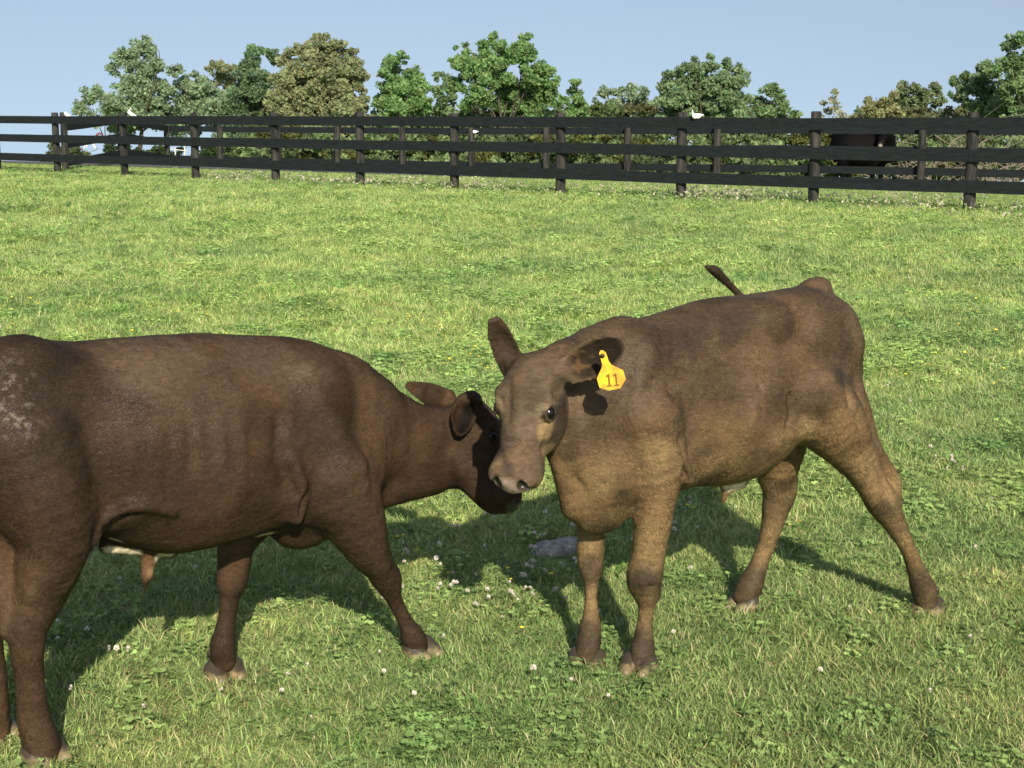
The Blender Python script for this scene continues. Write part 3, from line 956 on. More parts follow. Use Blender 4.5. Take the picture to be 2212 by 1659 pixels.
# ------------------------------------------------------------------ left calf
def make_calf_left():
    a = math.radians(39.5)
    d2 = (math.cos(a), math.sin(a)); n2 = (math.sin(a), -math.cos(a)); nc = -3.165
    P = plane_helper(d2, n2, nc)
    def sz(u, v):
        p = P(u, v); return p[0] * d2[0] + p[1] * d2[1], p[2]
    top = [(-260, 800), (-200, 745), (-120, 728), (0, 734), (90, 734), (166, 741), (226, 734), (297, 728), (445, 720), (534, 726), (600, 727), (653, 731), (713, 752), (772, 790), (820, 850)]
    bot = [(-260, 960), (-150, 1030), (0, 1080), (100, 1120), (226, 1160), (330, 1192), (380, 1187), (451, 1172), (511, 1155), (560, 1144), (612, 1140), (690, 1150), (740, 1130), (790, 1080), (820, 1010)]
    T = np.array([sz(*q) for q in top]); B = np.array([sz(*q) for q in bot])
    s0 = T[0, 0] + .02; s1 = sz(822, 900)[0]
    S_ = np.linspace(s0, s1, 70)
    Tz = np.interp(S_, T[:, 0], T[:, 1]); Bz = np.interp(S_, B[:, 0], B[:, 1])
    t = (S_ - s0) / (s1 - s0)
    Wz = np.interp(t, [0, .06, .15, .3, .45, .6, .72, .85, .95, 1], [.07, .12, .15, .175, .205, .205, .18, .155, .12, .08])
    k5 = np.ones(5) / 5
    sm = lambda A: np.convolve(np.pad(A, 2, mode='edge'), k5, 'valid')
    Tz, Bz, Wz = sm(Tz), sm(Bz), sm(Wz)
    F_ = Field((-1.52, 2.62, -0.02), (0.14, 4.52, 1.06), 0.0058)
    F_.loft(d2, n2, nc, S_, Tz, Bz, Wz, k=0.0, p=2.2, low=0.08)
    def E(u, v, off, rs, rn, rz, k=0.05, rot=0.0):
        F_.ell(P(u, v, off), (rs, rn, rz), np.array([[d2[0] * math.cos(rot), d2[1] * math.cos(rot), math.sin(rot)], [n2[0], n2[1], 0],
               [-d2[0] * math.sin(rot), -d2[1] * math.sin(rot), math.cos(rot)]]), k)
    E(690, 900, .09, .085, .06, .14, .07, 0.2)
    E(735, 1010, .10, .10, .06, .11, .06)
    E(60, 950, .10, .15, .085, .21, .07, 0.1)
    E(-120, 900, .06, .12, .09, .16, .06)
    E(60, 950, -.09, .13, .08, .2, .06)
    E(50, 790, .11, .05, .035, .04, .06)
    E(650, 1138, .0, .075, .055, .055, .04)
    F_.ell(P(230, 900, .33), (.14, .14, .16), None, .10, sub=True)
    F_.ell(P(590, 960, .33), (.06, .14, .20), None, .07, sub=True)
    F_.ell(P(815, 950, .25), (.06, .12, .16), None, .07, sub=True)
    # neck
    hp = PY(985, 905, 4.0)
    F_.chain([(P(735, 905, 0), .150), (P(800, 932, .0), .127), (P(880, 958, .0), .109), (P(950, 962, .0), .10), (PY(1000, 960, 4.01), .09)], .05, flat=((d2[1], -d2[0], 0), .78))
    F_.cap(P(790, 1060, 0), P(935, 1035, .02), .055, .04, .05)
    leg(F_, P, [(628, 1000, .183, 12), (652, 1062, .183, 15), (642, 1122, .15, 13)], .03)
    leg(F_, P, [(203, 1168, .15, 11), (238, 1118, .17, 12), (305, 1094, .19, 10), (375, 1108, .19, 8)], .018)
    leg(F_, P, [(665, 800, .13, 14), (690, 880, .15, 15), (735, 960, .16, 16)], .04)
    F_.cap(P(548, 1144, .03), P(584, 1142, .03), .014, .012, .015)
    # near foreleg (stepping forward)
    leg(F_, P, [(715, 1020, .10, 95), (760, 1110, .105, 72), (790, 1178, .10, 52), (820, 1225, .095, 36), (835, 1250, .09, 35), (848, 1285, .09, 22), (862, 1315, .088, 18.5),
                (879, 1348, .086, 20), (893, 1376, .085, 28), (900, 1396, .085, 27)], .02)
    # far foreleg
    leg(F_, P, [(560, 1080, -.09, 70), (512, 1170, -.09, 44), (506, 1220, -.095, 38), (501, 1255, -.095, 36), (497, 1285, -.10, 24), (491, 1330, -.10, 21.5),
                (485, 1370, -.10, 25), (481, 1395, -.10, 30), (484, 1428, -.10, 28)], .02)
    # near hind leg
    leg(F_, P, [(40, 960, .10, 130), (95, 1080, .13, 105), (115, 1160, .13, 84), (104, 1225, .12, 70), (85, 1290, .11, 56), (62, 1345, .10, 48), (58, 1395, .095, 40),
                (62, 1450, .09, 34), (68, 1510, .09, 34), (77, 1565, .09, 38), (90, 1605, .09, 42), (98, 1640, .09, 40)], .025)
    leg(F_, P, [(-20, 1060, .05, 60), (0, 1200, .06, 30), (3, 1290, .08, 18), (10, 1355, .09, 22)], .03)
    # flank fold
    leg(F_, P, [(160, 1090, .14, 40), (235, 1120, .12, 22), (300, 1085, .15, 30)], .035)
    # far hind leg
    leg(F_, P, [(-60, 1000, -.08, 110), (-40, 1150, -.08, 75), (-32, 1260, -.08, 52), (-40, 1340, -.08, 42), (-20, 1440, -.08, 34), (-12, 1530, -.08, 33), (-12, 1590, -.08, 36)], .025)
    # tail hanging behind
    F_.chain([(P(-250, 800, 0), .03), (P(-275, 900, 0), .022), (P(-280, 1050, 0), .016), (P(-275, 1200, 0), .02), (P(-275, 1290, 0), .006)], .01)
    # sheath tufts
    F_.cap(P(230, 1178, .0), P(370, 1188, 0), .018, .016, .02)
    F_.cap(P(322, 1200, 0), P(317, 1240, 0), .022, .013, .012)
    F_.cap(P(317, 1240, 0), P(308, 1282, 0), .013, .002, .008)
    # head, low and turned behind the other calf
    hd = Head(PY(1050, 862, 4.01), PY(1128, 1066, 3.90), (0.88, .36, .42))
    hd.s *= 1.10
    F_.push()
    hd.build(F_)
    eb = PY(1012, 862, 3.88)
    sg = 1 if hd.b[1] < 0 else -1
    tip = PY(990, 942, 3.83)
    F_.leaf(eb, tip, (1.0, .55, .25), [.026, .032, .035, .034, .030, .021, .009], .006, -.028, .012)
    F_.cap(PY(1018, 868, 3.93), eb, .030, .020, .02)
    F_.cap(PY(955, 1020, 3.98), hd.p(.15, 0, -.125), .045, .038, .04)
    F_.cap(hd.p(.14, 0, -.125), hd.p(.235, 0, -.092), .036, .026, .03)
    eb2 = PY(962, 866, 4.06)
    tip2 = PY(876, 830, 4.10)
    F_.leaf(eb2, tip2, (0.3, .3, 1.0), [.020, .026, .028, .028, .024, .016, .008], .006, .016, .012)
    F_.cap(eb2, eb2 + (tip2 - eb2) * .3, .03, .02, .03)
    hd.carve(F_)
    F_.pop(.02)
    cre = []
    def CR(dep, wd, off, *uv):
        cre.append(([P(u, v, off) for u, v in uv], dep, wd))
    CR(.009, .026, .19, (618, 900), (605, 960), (618, 1040)); CR(.014, .016, .18, (630, 1040), (655, 1075), (660, 1130))
    CR(.008, .012, .17, (232, 1145), (270, 1105), (330, 1095)); CR(.006, .007, .18, (250, 1150), (360, 1160))
    CR(.005, .006, .18, (262, 1128), (350, 1135)); CR(-.008, .03, .2, (130, 900), (150, 1000)); CR(.007, .02, .2, (230, 880), (215, 1010))
    CR(-.008, .03, .2, (650, 880), (700, 960), (760, 1020)); CR(.006, .026, .17, (800, 870), (790, 960), (800, 1060))
    for k in range(5):
        CR(.0045, .006, .13, (832 + 9 * k, 895 + 6 * k), (846 + 8 * k, 980), (838 + 12 * k, 1045))
    CR(.007, .008, .12, (850, 1090), (915, 1055), (970, 1062)); CR(-.006, .02, .15, (880, 1000), (930, 990))
    for k in range(6):
        CR(.003, .005, .18, (120, 1210 + 17 * k), (175 - 6 * k, 1196 + 19 * k))
    CR(.006, .008, .12, (810, 1222), (850, 1230)); CR(-.007, .016, .15, (60, 1300), (100, 1230), (110, 1160))
    for k in range(6):
        CR(-.003, .014, .2, (300 + 46 * k, 850), (292 + 46 * k, 1060))
    root = empty('calf', tuple(groundp(P(500, 1400, 0))))
    tag(root, 'dark reddish brown calf at the left, its head lowered behind the tagged calf', 'calf')
    root['group'] = 'young brown calves in the paddock'
    ecen = [hd.p(.112, q * .0575, -.0362) for q in (-1, 1)]
    def colour(V, N):
        n1 = VN.fbm(V + 4, 5, 3)[:, None]; n2_ = VN.fbm(V + 19, 15, 3)[:, None]
        base = np.array([0.066, 0.044, 0.028]); red = np.array([0.098, 0.060, 0.036]); dk = np.array([.040, .028, .020])
        m = sstep(.38, .62, n1)
        col = base * (1 - m) + red * m
        st = VN.fbm(V * [.5, .5, 1.6] + 31, 24, 3)[:, None]
        n8 = VN.fbm(V + 61, 8, 2)[:, None]
        col = col * (0.40 + 0.40 * n2_ + .4 * (st - .1) + .52 * (sstep(.34, .66, n8) * .8 + .1))
        pale = np.array([.16, .115, .080])
        spots = [(P(340, 735, .1), .16, pale, .7), (P(560, 745, .1), .13, pale * .9, .6), (P(450, 860, .2), .12, np.array([.10, .068, .045]), .5), (P(690, 790, .15), .06, pale * .8, .5), (P(820, 900, .12), .05, pale * .7, .4), (P(250, 900, .2), .08, red, .6), (P(560, 1090, .2), .07, dk, .6), (P(420, 1120, .2), .09, dk, .5), (P(620, 960, .2), .04, dk, .6), (P(760, 960, .2), .05, dk * 1.3, .5), (P(90, 790, .15), .16, dk, .75), (P(100, 960, .2), .045, dk, .6),
                 (P(60, 900, .15), .14, np.array([.07, .05, .04]), .4), (P(395, 1040, .2), .05, dk, .35), (P(480, 1000, .2), .09, np.array([.08, .055, .042]), .4),
                 (P(640, 1070, .2), .04, red, .7), (P(700, 930, .2), .08, np.array([.075, .053, .038]), .6), (P(890, 1010, .15), .08, red * 1.25, .6),
                 (P(905, 860, .1), .05, dk * 1.2, .5), (P(760, 1080, .2), .07, np.array([.10, .07, .045]), .4), (P(930, 1395, .12), .05, dk * 1.4, .7),
                 (P(485, 1400, -.08), .05, dk * 1.2, .6), (P(45, 1370, .15), .05, dk * 1.4, .7), (P(90, 1600, .15), .05, red * 1.1, .5), (P(885, 1340, .1), .03, dk * 1.5, .5),
                 (P(480, 1384, -.065), .011, np.array([.9, .7, .5]), .9), (P(878, 1386, .115), .016, np.array([.75, .56, .28]), .9)]
        col = paint(V, col, spots)
        col = paint(V, col, [(P(322, 1222, .02), .035, np.array([.22, .13, .07]), .8), (P(335, 1235, .02), .018, np.array([.5, .38, .2]), .6), (P(312, 1270, 0), .02, dk, .7)])
        # dried mud on the rump
        j = VN(V, 90) * .5 + VN(V * [1, 1, 2], 160) * .5
        mm = (sstep(.60, .68, j) * sstep(.11, .02, np.linalg.norm((V - P(15, 860, .2)) * [1, 1, .8], axis=1)))[:, None]
        col = col * (1 - mm * .8) + np.array([.30, .27, .22]) * mm * .8
        l_ = tip - eb; Ln_ = np.linalg.norm(l_); l_ = l_ / Ln_
        wv = np.array([1.0, .55, .25]); wv = wv - l_ * (wv @ l_); wv /= np.linalg.norm(wv)
        t_ = ((V - eb) @ l_) / Ln_; w_ = (V - eb) @ wv
        wp_ = np.interp(t_, np.linspace(0, 1, 7), [.026, .032, .035, .034, .030, .021, .009])
        ed = (sstep(.86, .6, np.abs(w_) / wp_) * sstep(-.05, .2, t_) * sstep(1.0, .88, t_) * (np.abs((V - eb) @ np.cross(l_, wv)) < .045) * sstep(-.1, .3, -N[:, 1]) * sstep(-.012, .006, w_))[:, None]
        col = col * (1 - ed * .9) + np.array([.015, .011, .009]) * ed * .9
        # belly hair pale
        for u, v, r in ((238, 1195, .017), (256, 1197, .017), (275, 1198, .017), (292, 1199, .016), (346, 1201, .016), (362, 1201, .016), (248, 1172, .018), (568, 1154, .030)):
            mm = sstep(r * 1.2, r * .7, np.linalg.norm(V - P(u, v, .05 if u == 248 else (.045 if u == 568 else .016)), axis=1))[:, None]
            col = col * (1 - mm) + np.array([1.1, 1.0, .78]) * mm
        for e in ecen:
            d = np.linalg.norm(V - e, axis=1)
            m_ = (sstep(.0215, .0165, d) * .9)[:, None]
            col = col * (1 - m_) + np.array([.02, .015, .012]) * m_
        L_ = V - hd.o
        a_, b_, c_ = (L_ @ hd.f) / hd.s, (L_ @ hd.b) / hd.s, (L_ @ hd.c) / hd.s
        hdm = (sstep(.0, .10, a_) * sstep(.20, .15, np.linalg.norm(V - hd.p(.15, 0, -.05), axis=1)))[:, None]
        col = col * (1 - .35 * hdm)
        pad = (sstep(.268, .280, a_) * sstep(.052, .040, np.abs(b_)) * sstep(-.062, -.050, c_))[:, None]
        col = col * (1 - pad) + np.array([.04, .033, .03]) * pad
        keep = (1 - pad[:, 0]) * sstep(0.02, .05, V[:, 2])
        for e in ecen:
            keep = keep * sstep(.019, .025, np.linalg.norm(V - e, axis=1))
        keep = keep * (1 - .45 * hdm[:, 0])
        keep = keep * sstep(-1.35, -1.2, V[:, 0])
        for e_, t2 in ((eb, tip), (eb2, tip2)):
            dq = seg_dist(V, e_ + (t2 - e_) * .25, t2)[0]
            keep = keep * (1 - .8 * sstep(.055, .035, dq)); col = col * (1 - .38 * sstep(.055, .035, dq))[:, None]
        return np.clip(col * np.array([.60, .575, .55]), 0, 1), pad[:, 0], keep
    def flow(p):
        f = np.zeros_like(p); f[:, 0] = -d2[0]; f[:, 1] = -d2[1]; f[:, 2] = -.5
        f[p[:, 2] < .42] = (-.1, 0, -1)
        hm = np.linalg.norm(p - hd.p(.14, 0, -.05), axis=1) < .16
        f[hm] = -hd.f
        f += np.stack([VN(p, 7) - .5, VN(p + 5, 7) - .5, VN(p + 11, 7) - .5], 1) * .9
        return f
    finish_body(root, F_, 'calf', colour, flow, HAIRS, 6, creases=cre)
    for e in ecen:
        sphere('eye', e, .0168 * hd.s, EYEM, root)
    for (u, v, off), g in (((910, 1405, .085), (.80, -.6)), ((486, 1442, -.10), (.55, -.83)), ((98, 1640, .09), (.75, -.65)), ((-10, 1602, -.1), (.8, -.5))):
        make_hoof(P(u, v, off), g, root, HOOF, 1.25)
    return root

make_ground()
make_road()
make_calf_tagged()
make_calf_left()

# ------------------------------------------------------------------ fences
def rail_mesh(a, b, h_, th, seed):
    """one board from a to b (centre line), slightly bowed and worn"""
    rng = np.random.default_rng(seed)
    a = np.asarray(a, float); b = np.asarray(b, float)
    d = b - a; Ln = np.linalg.norm(d); d /= Ln
    nrm = np.array([d[1], -d[0], 0]); nrm /= np.linalg.norm(nrm)
    n = 9; V = []
    ph = rng.uniform(0, 6); am = rng.uniform(-.010, .010)
    for i in range(n):
        t = i / (n - 1)
        c = a + d * Ln * t + np.array([0, 0, am * math.sin(t * math.pi) + .002 * math.sin(7 * t + ph)])
        for q, (s_, z_) in enumerate(((1, 1), (1, -1), (-1, -1), (-1, 1))):
            e = rng.uniform(-.0015, .0015)
            V.append(c + nrm * s_ * th / 2 + np.array([0, 0, z_ * (h_ / 2 + e)]))
    bm = bmesh.new()
    vs = [bm.verts.new(v) for v in V]
    for i in range(n - 1):
        for q in range(4):
            bm.faces.new((vs[4 * i + q], vs[4 * i + (q + 1) % 4], vs[4 * i + 4 + (q + 1) % 4], vs[4 * i + 4 + q]))
    bm.faces.new(vs[:4][::-1]); bm.faces.new(vs[-4:])
    bmesh.ops.recalc_face_normals(bm, faces=bm.faces)
    me = bpy.data.meshes.new('rail'); bm.to_mesh(me); bm.free()
    return me

def post_mesh(x, y, z0, z1, r, seed):
    rng = np.random.default_rng(seed)
    n = 14; bm = bmesh.new(); rings = []
    lean = rng.normal(0, .004, 2)
    prof = [(z0 - .1, 1.03), (z0 + .3, 1.02), ((z0 + z1) / 2, 1.0), (z1 - .02, .97), (z1, .90)]
    wob = 1 + rng.normal(0, .02, n)
    for z, k in prof:
        t = (z - z0) / (z1 - z0)
        rings.append([bm.verts.new((x + lean[0] * t + math.cos(6.2832 * i / n) * r * k * wob[i], y + lean[1] * t + math.sin(6.2832 * i / n) * r * k * wob[i], z + (0.006 * math.sin(i * 1.3 + seed) if k == .90 else 0))) for i in range(n)])
    for a, b in zip(rings[:-1], rings[1:]):
        for i in range(n):
            f = bm.faces.new((a[i], a[(i + 1) % n], b[(i + 1) % n], b[i])); f.smooth = True
    bm.faces.new(rings[-1])
    me = bpy.data.meshes.new('post'); bm.to_mesh(me); bm.free()
    return me

def make_fences():
    RAIL = simple('black_painted_board', (0.0065, 0.0095, 0.0115), 0.8, c2=(0.013, 0.018, 0.020), scale=6, stretch=(1, 1, 6), bump=.3, spec=.25)
    POST = simple('weathered_black_post', (0.012, 0.013, 0.013), 0.8, c2=(0.052, 0.050, 0.045), scale=7, stretch=(2.2, 2.2, .35), bump=.5, spec=.2)
    us = [118, 264, 418, 592, 776, 981, 1212, 1474, 1763, 2104]
    def linex(u):     # front fence line Y = 27.2 - .83 X
        k = (u - CX) / (F * cs + (CY - 244) * sn)
        y = 27.2 / (1 + .83 * k); return k * y, y
    pts = [linex(u) for u in us]
    dx = pts[-1][0] - pts[-2][0]; dy = pts[-1][1] - pts[-2][1]
    pts = [(pts[0][0] - 1.9 * i, pts[0][1] + 1.58 * i) for i in range(9, 0, -1)] + pts + [(pts[-1][0] + dx * i, pts[-1][1] + dy * i) for i in range(1, 7)]
    root = empty('board_fence', (pts[12][0], pts[12][1], 0))
    tag(root, 'black three board fence with round posts, the nearer of two, edging the mown paddock', 'fence')
    for i, (x, y) in enumerate(pts):
        z0 = float(terrain(x, y))
        link('post', post_mesh(x, y, z0, 1.395 + random.uniform(-.015, .02), .082, i), POST, root)
    nrm = np.array([-.639, -.769, 0])
    for zr in (1.24, .80, .37):
        for i in range(0, len(pts) - 1, 2):
            j = min(i + 2, len(pts) - 1)
            a = np.array([*pts[i], zr + random.uniform(-.008, .008)]) + nrm * .103
            b = np.array([*pts[j], zr + random.uniform(-.008, .008)]) + nrm * .103
            d = (b - a) / np.linalg.norm(b - a)
            link('rail', rail_mesh(a + d * .003, b - d * .003, .175, .032, i * 3 + int(zr * 10)), RAIL, root)
    # rear fence, boards on the far side of its posts
    us2 = [360, 475, 600, 728, 868, 1018, 1180, 1356, 1550, 1763, 1993, 2240]
    def line2(u):
        k = (u - CX) / (F * cs + (CY - 290) * sn)
        y = 39.5 / (1 + .70 * k); return k * y, y
    p2 = [line2(u) for u in us2]
    dx = p2[1][0] - p2[0][0]; dy = p2[1][1] - p2[0][1]
    corner = PY(139, 300, 38.5)
    left = [(p2[0][0] - (p2[0][0] - corner[0]) * t, p2[0][1] + (corner[1] - p2[0][1]) * t) for t in (1.0, .5)]
    dxr = p2[-1][0] - p2[-2][0]; dyr = p2[-1][1] - p2[-2][1]
    p2 = left + p2 + [(p2[-1][0] + dxr, p2[-1][1] + dyr)]
    root2 = empty('board_fence', (p2[5][0], p2[5][1], float(terrain(*p2[5]))))
    tag(root2, 'farther black board fence behind the lane, its round posts in front of the boards', 'fence')
    zs = []
    for i, (x, y) in enumerate(p2):
        z0 = float(terrain(x, y))
        if i == 0: z0, z1 = float(terrain(x, y)), 1.40
        elif i == 1: z1 = z0 + 1.34
        else: z1 = z0 + 1.34
        zs.append(z0 - (.20 if i == 0 else 0) + .10 * float(sstep(-2., 8., x)))
        if i > 1: z1 += .10 * float(sstep(-2., 8., x))
        link('post', post_mesh(x, y, z0 if i else z0, z1, .088, 50 + i), POST, root2)
    nr = np.array([.573, .819, 0])
    for zr in (1.24, .81, .37):
        for i in range(0, len(p2) - 1):
            a = np.array([*p2[i], zs[i] + zr]) + nr * .11
            b = np.array([*p2[i + 1], zs[i + 1] + zr]) + nr * .11
            d = (b - a) / np.linalg.norm(b - a)
            link('rail', rail_mesh(a + d * .003, b - d * .003, .165, .032, 200 + i * 3 + int(zr * 10)), RAIL, root2)
    return pts, p2

FP, RP = make_fences()

# ------------------------------------------------------------------ trees
LEAFM = leaf_mat('tree_leaves', transl=.55, rough=.8)
BARK = simple('bark', (0.040, 0.036, 0.028), 0.9, c2=(0.095, 0.085, 0.07), scale=6, stretch=(3, 3, .6), bump=.6)
TWIGM = simple('bare_twigs', (0.20, 0.165, 0.13), 0.9, c2=(0.30, 0.26, 0.21), scale=3)

def limb_tubes(segs, n=7):
    """segs: list of (a, b, ra, rb) -> V, Q"""
    V = []; Q = []
    for a, b, ra, rb in segs:
        a = np.asarray(a, float); b = np.asarray(b, float)
        d = b - a; d = d / (np.linalg.norm(d) + 1e-9)
        u_ = np.cross(d, [0.3, 0.2, 0.9]); u_ /= np.linalg.norm(u_) + 1e-9; v_ = np.cross(d, u_)
        o = len(V)
        for c, r in ((a, ra), (b, rb)):
            for i in range(n):
                t = 6.28318 * i / n
                V.append(c + (u_ * math.cos(t) + v_ * math.sin(t)) * r)
        for i in range(n):
            Q.append((o + i, o + (i + 1) % n, o + n + (i + 1) % n, o + n + i))
    return np.array(V), np.array(Q)

def leaves_mesh(C, N_, size, cols, rng, droop=0.0):
    """C centres; each leaf spray a bent pair of quads"""
    n = len(C)
    d = rng.normal(0, 1, (n, 3)); d[:, 2] *= .8; d[:, 2] -= droop
    d = d * .8 + N_ * .6
    d /= np.linalg.norm(d, axis=1, keepdims=True)
    s_ = np.cross(d, rng.normal(0, 1, (n, 3))); s_ /= np.linalg.norm(s_, axis=1, keepdims=True)
    sz = size * rng.uniform(.55, 1.35, (n, 1))
    up = np.cross(d, s_)
    a = C - d * sz * .5
    m1 = C + s_ * sz * .34 + up * sz * .08
    m2 = C - s_ * sz * .34 + up * sz * .08
    b = C + d * sz * .55
    V = np.stack([a, m1, b, m2], 1).reshape(-1, 3)
    Q = np.arange(n * 4).reshape(n, 4)
    return V, Q, np.repeat(cols, 4, 0)

def crown_points(blobs, dens, rng, sub=.34):
    """blobs: (centre, radius). Clumps of leaves spread through each blob, more near its outside"""
    C = []; Nn = []; K = []
    for c, r in blobs:
        nc_ = max(9, int(30 * (r / .9) ** 1.6))
        for j in range(nc_):
            d = rng.normal(0, 1, 3); d /= np.linalg.norm(d)
            rr = r * (rng.random() ** .45) * .92
            cc = np.asarray(c) + d * rr * np.array([1, 1, .95])
            sr = sub * r * rng.uniform(.35, .85) + .06
            m = int(dens * (sr / .3) ** 2 * rng.uniform(.7, 1.2)) + 4
            p = rng.normal(0, .55, (m, 3)); ln = np.linalg.norm(p, axis=1, keepdims=True)
            p = p / np.maximum(ln, 1) * sr
            p[:, 2] *= .8
            C.append(cc + p); Nn.append(p / (np.linalg.norm(p, axis=1, keepdims=True) + 1e-6) + d * .3 + np.array([0, 0, .3]))
            K.append(np.full(m, rng.normal(0, 1)))
    return np.concatenate(C), np.concatenate(Nn), np.concatenate(K)

def make_tree(name, label, cat, circles, Y, col, trunk_u, dens=34, size=.155, gap=.40, group=None, thick=.75, seed=0, var=.16, trunk_r=.16, limbs=True):
    rng = np.random.default_rng(seed)
    Y = Y * 1.83
    blobs = []
    for u, v, r in circles:
        y = Y + rng.uniform(-1, 1) * .9
        p = PY(u, v, y); R_ = pxm(p, r)
        blobs.append((p, R_))
        if R_ > .55:
            blobs.append((p + np.array([rng.uniform(-.3, .3) * R_, R_ * .8, rng.uniform(-.3, .1) * R_]), R_ * .75))
    base = PY(trunk_u, 400, Y); base[2] = float(terrain(base[0], base[1])) - .05
    root = empty(name, tuple(base))
    tag(root, label, cat, group)
    C, Nn, K = crown_points(blobs, dens * 4.0, rng, gap * 1.15)
    cols = np.tile(np.array(col), (len(C), 1)) * (1 + var * K[:, None] * .8 + rng.normal(0, var, (len(C), 1)))
    cols[:, 0] *= 1 + rng.normal(0, .09, len(C))
    V, Q, cc = leaves_mesh(C, Nn, size, np.clip(cols, .008, 1), rng)
    link('crown', mesh_np('crown', V, Q, smooth=False, colors=cc), LEAFM, root)
    cen = np.mean([b[0] for b in blobs], 0)
    fork = base + (cen - base) * np.array([.35, .35, .45])
    mid = (base + fork) / 2 + np.array([rng.normal(0, .12), rng.normal(0, .12), 0])
    segs = [(base, mid, trunk_r, trunk_r * .85), (mid, fork, trunk_r * .85, trunk_r * .7)]
    for p, R_ in blobs[::3]:
        k = fork + (p - fork) * .5 + rng.normal(0, .15, 3)
        segs += [(fork, k, trunk_r * .36, trunk_r * .22), (k, p, trunk_r * .22, trunk_r * .08)]
        for _ in range(3):
            segs.append((p, p + rng.normal(0, 1, 3) * R_ * .45, trunk_r * .12, .012))
    V, Q = limb_tubes(segs)
    link('trunk', mesh_np('trunk', V, Q), BARK, root)
    return root

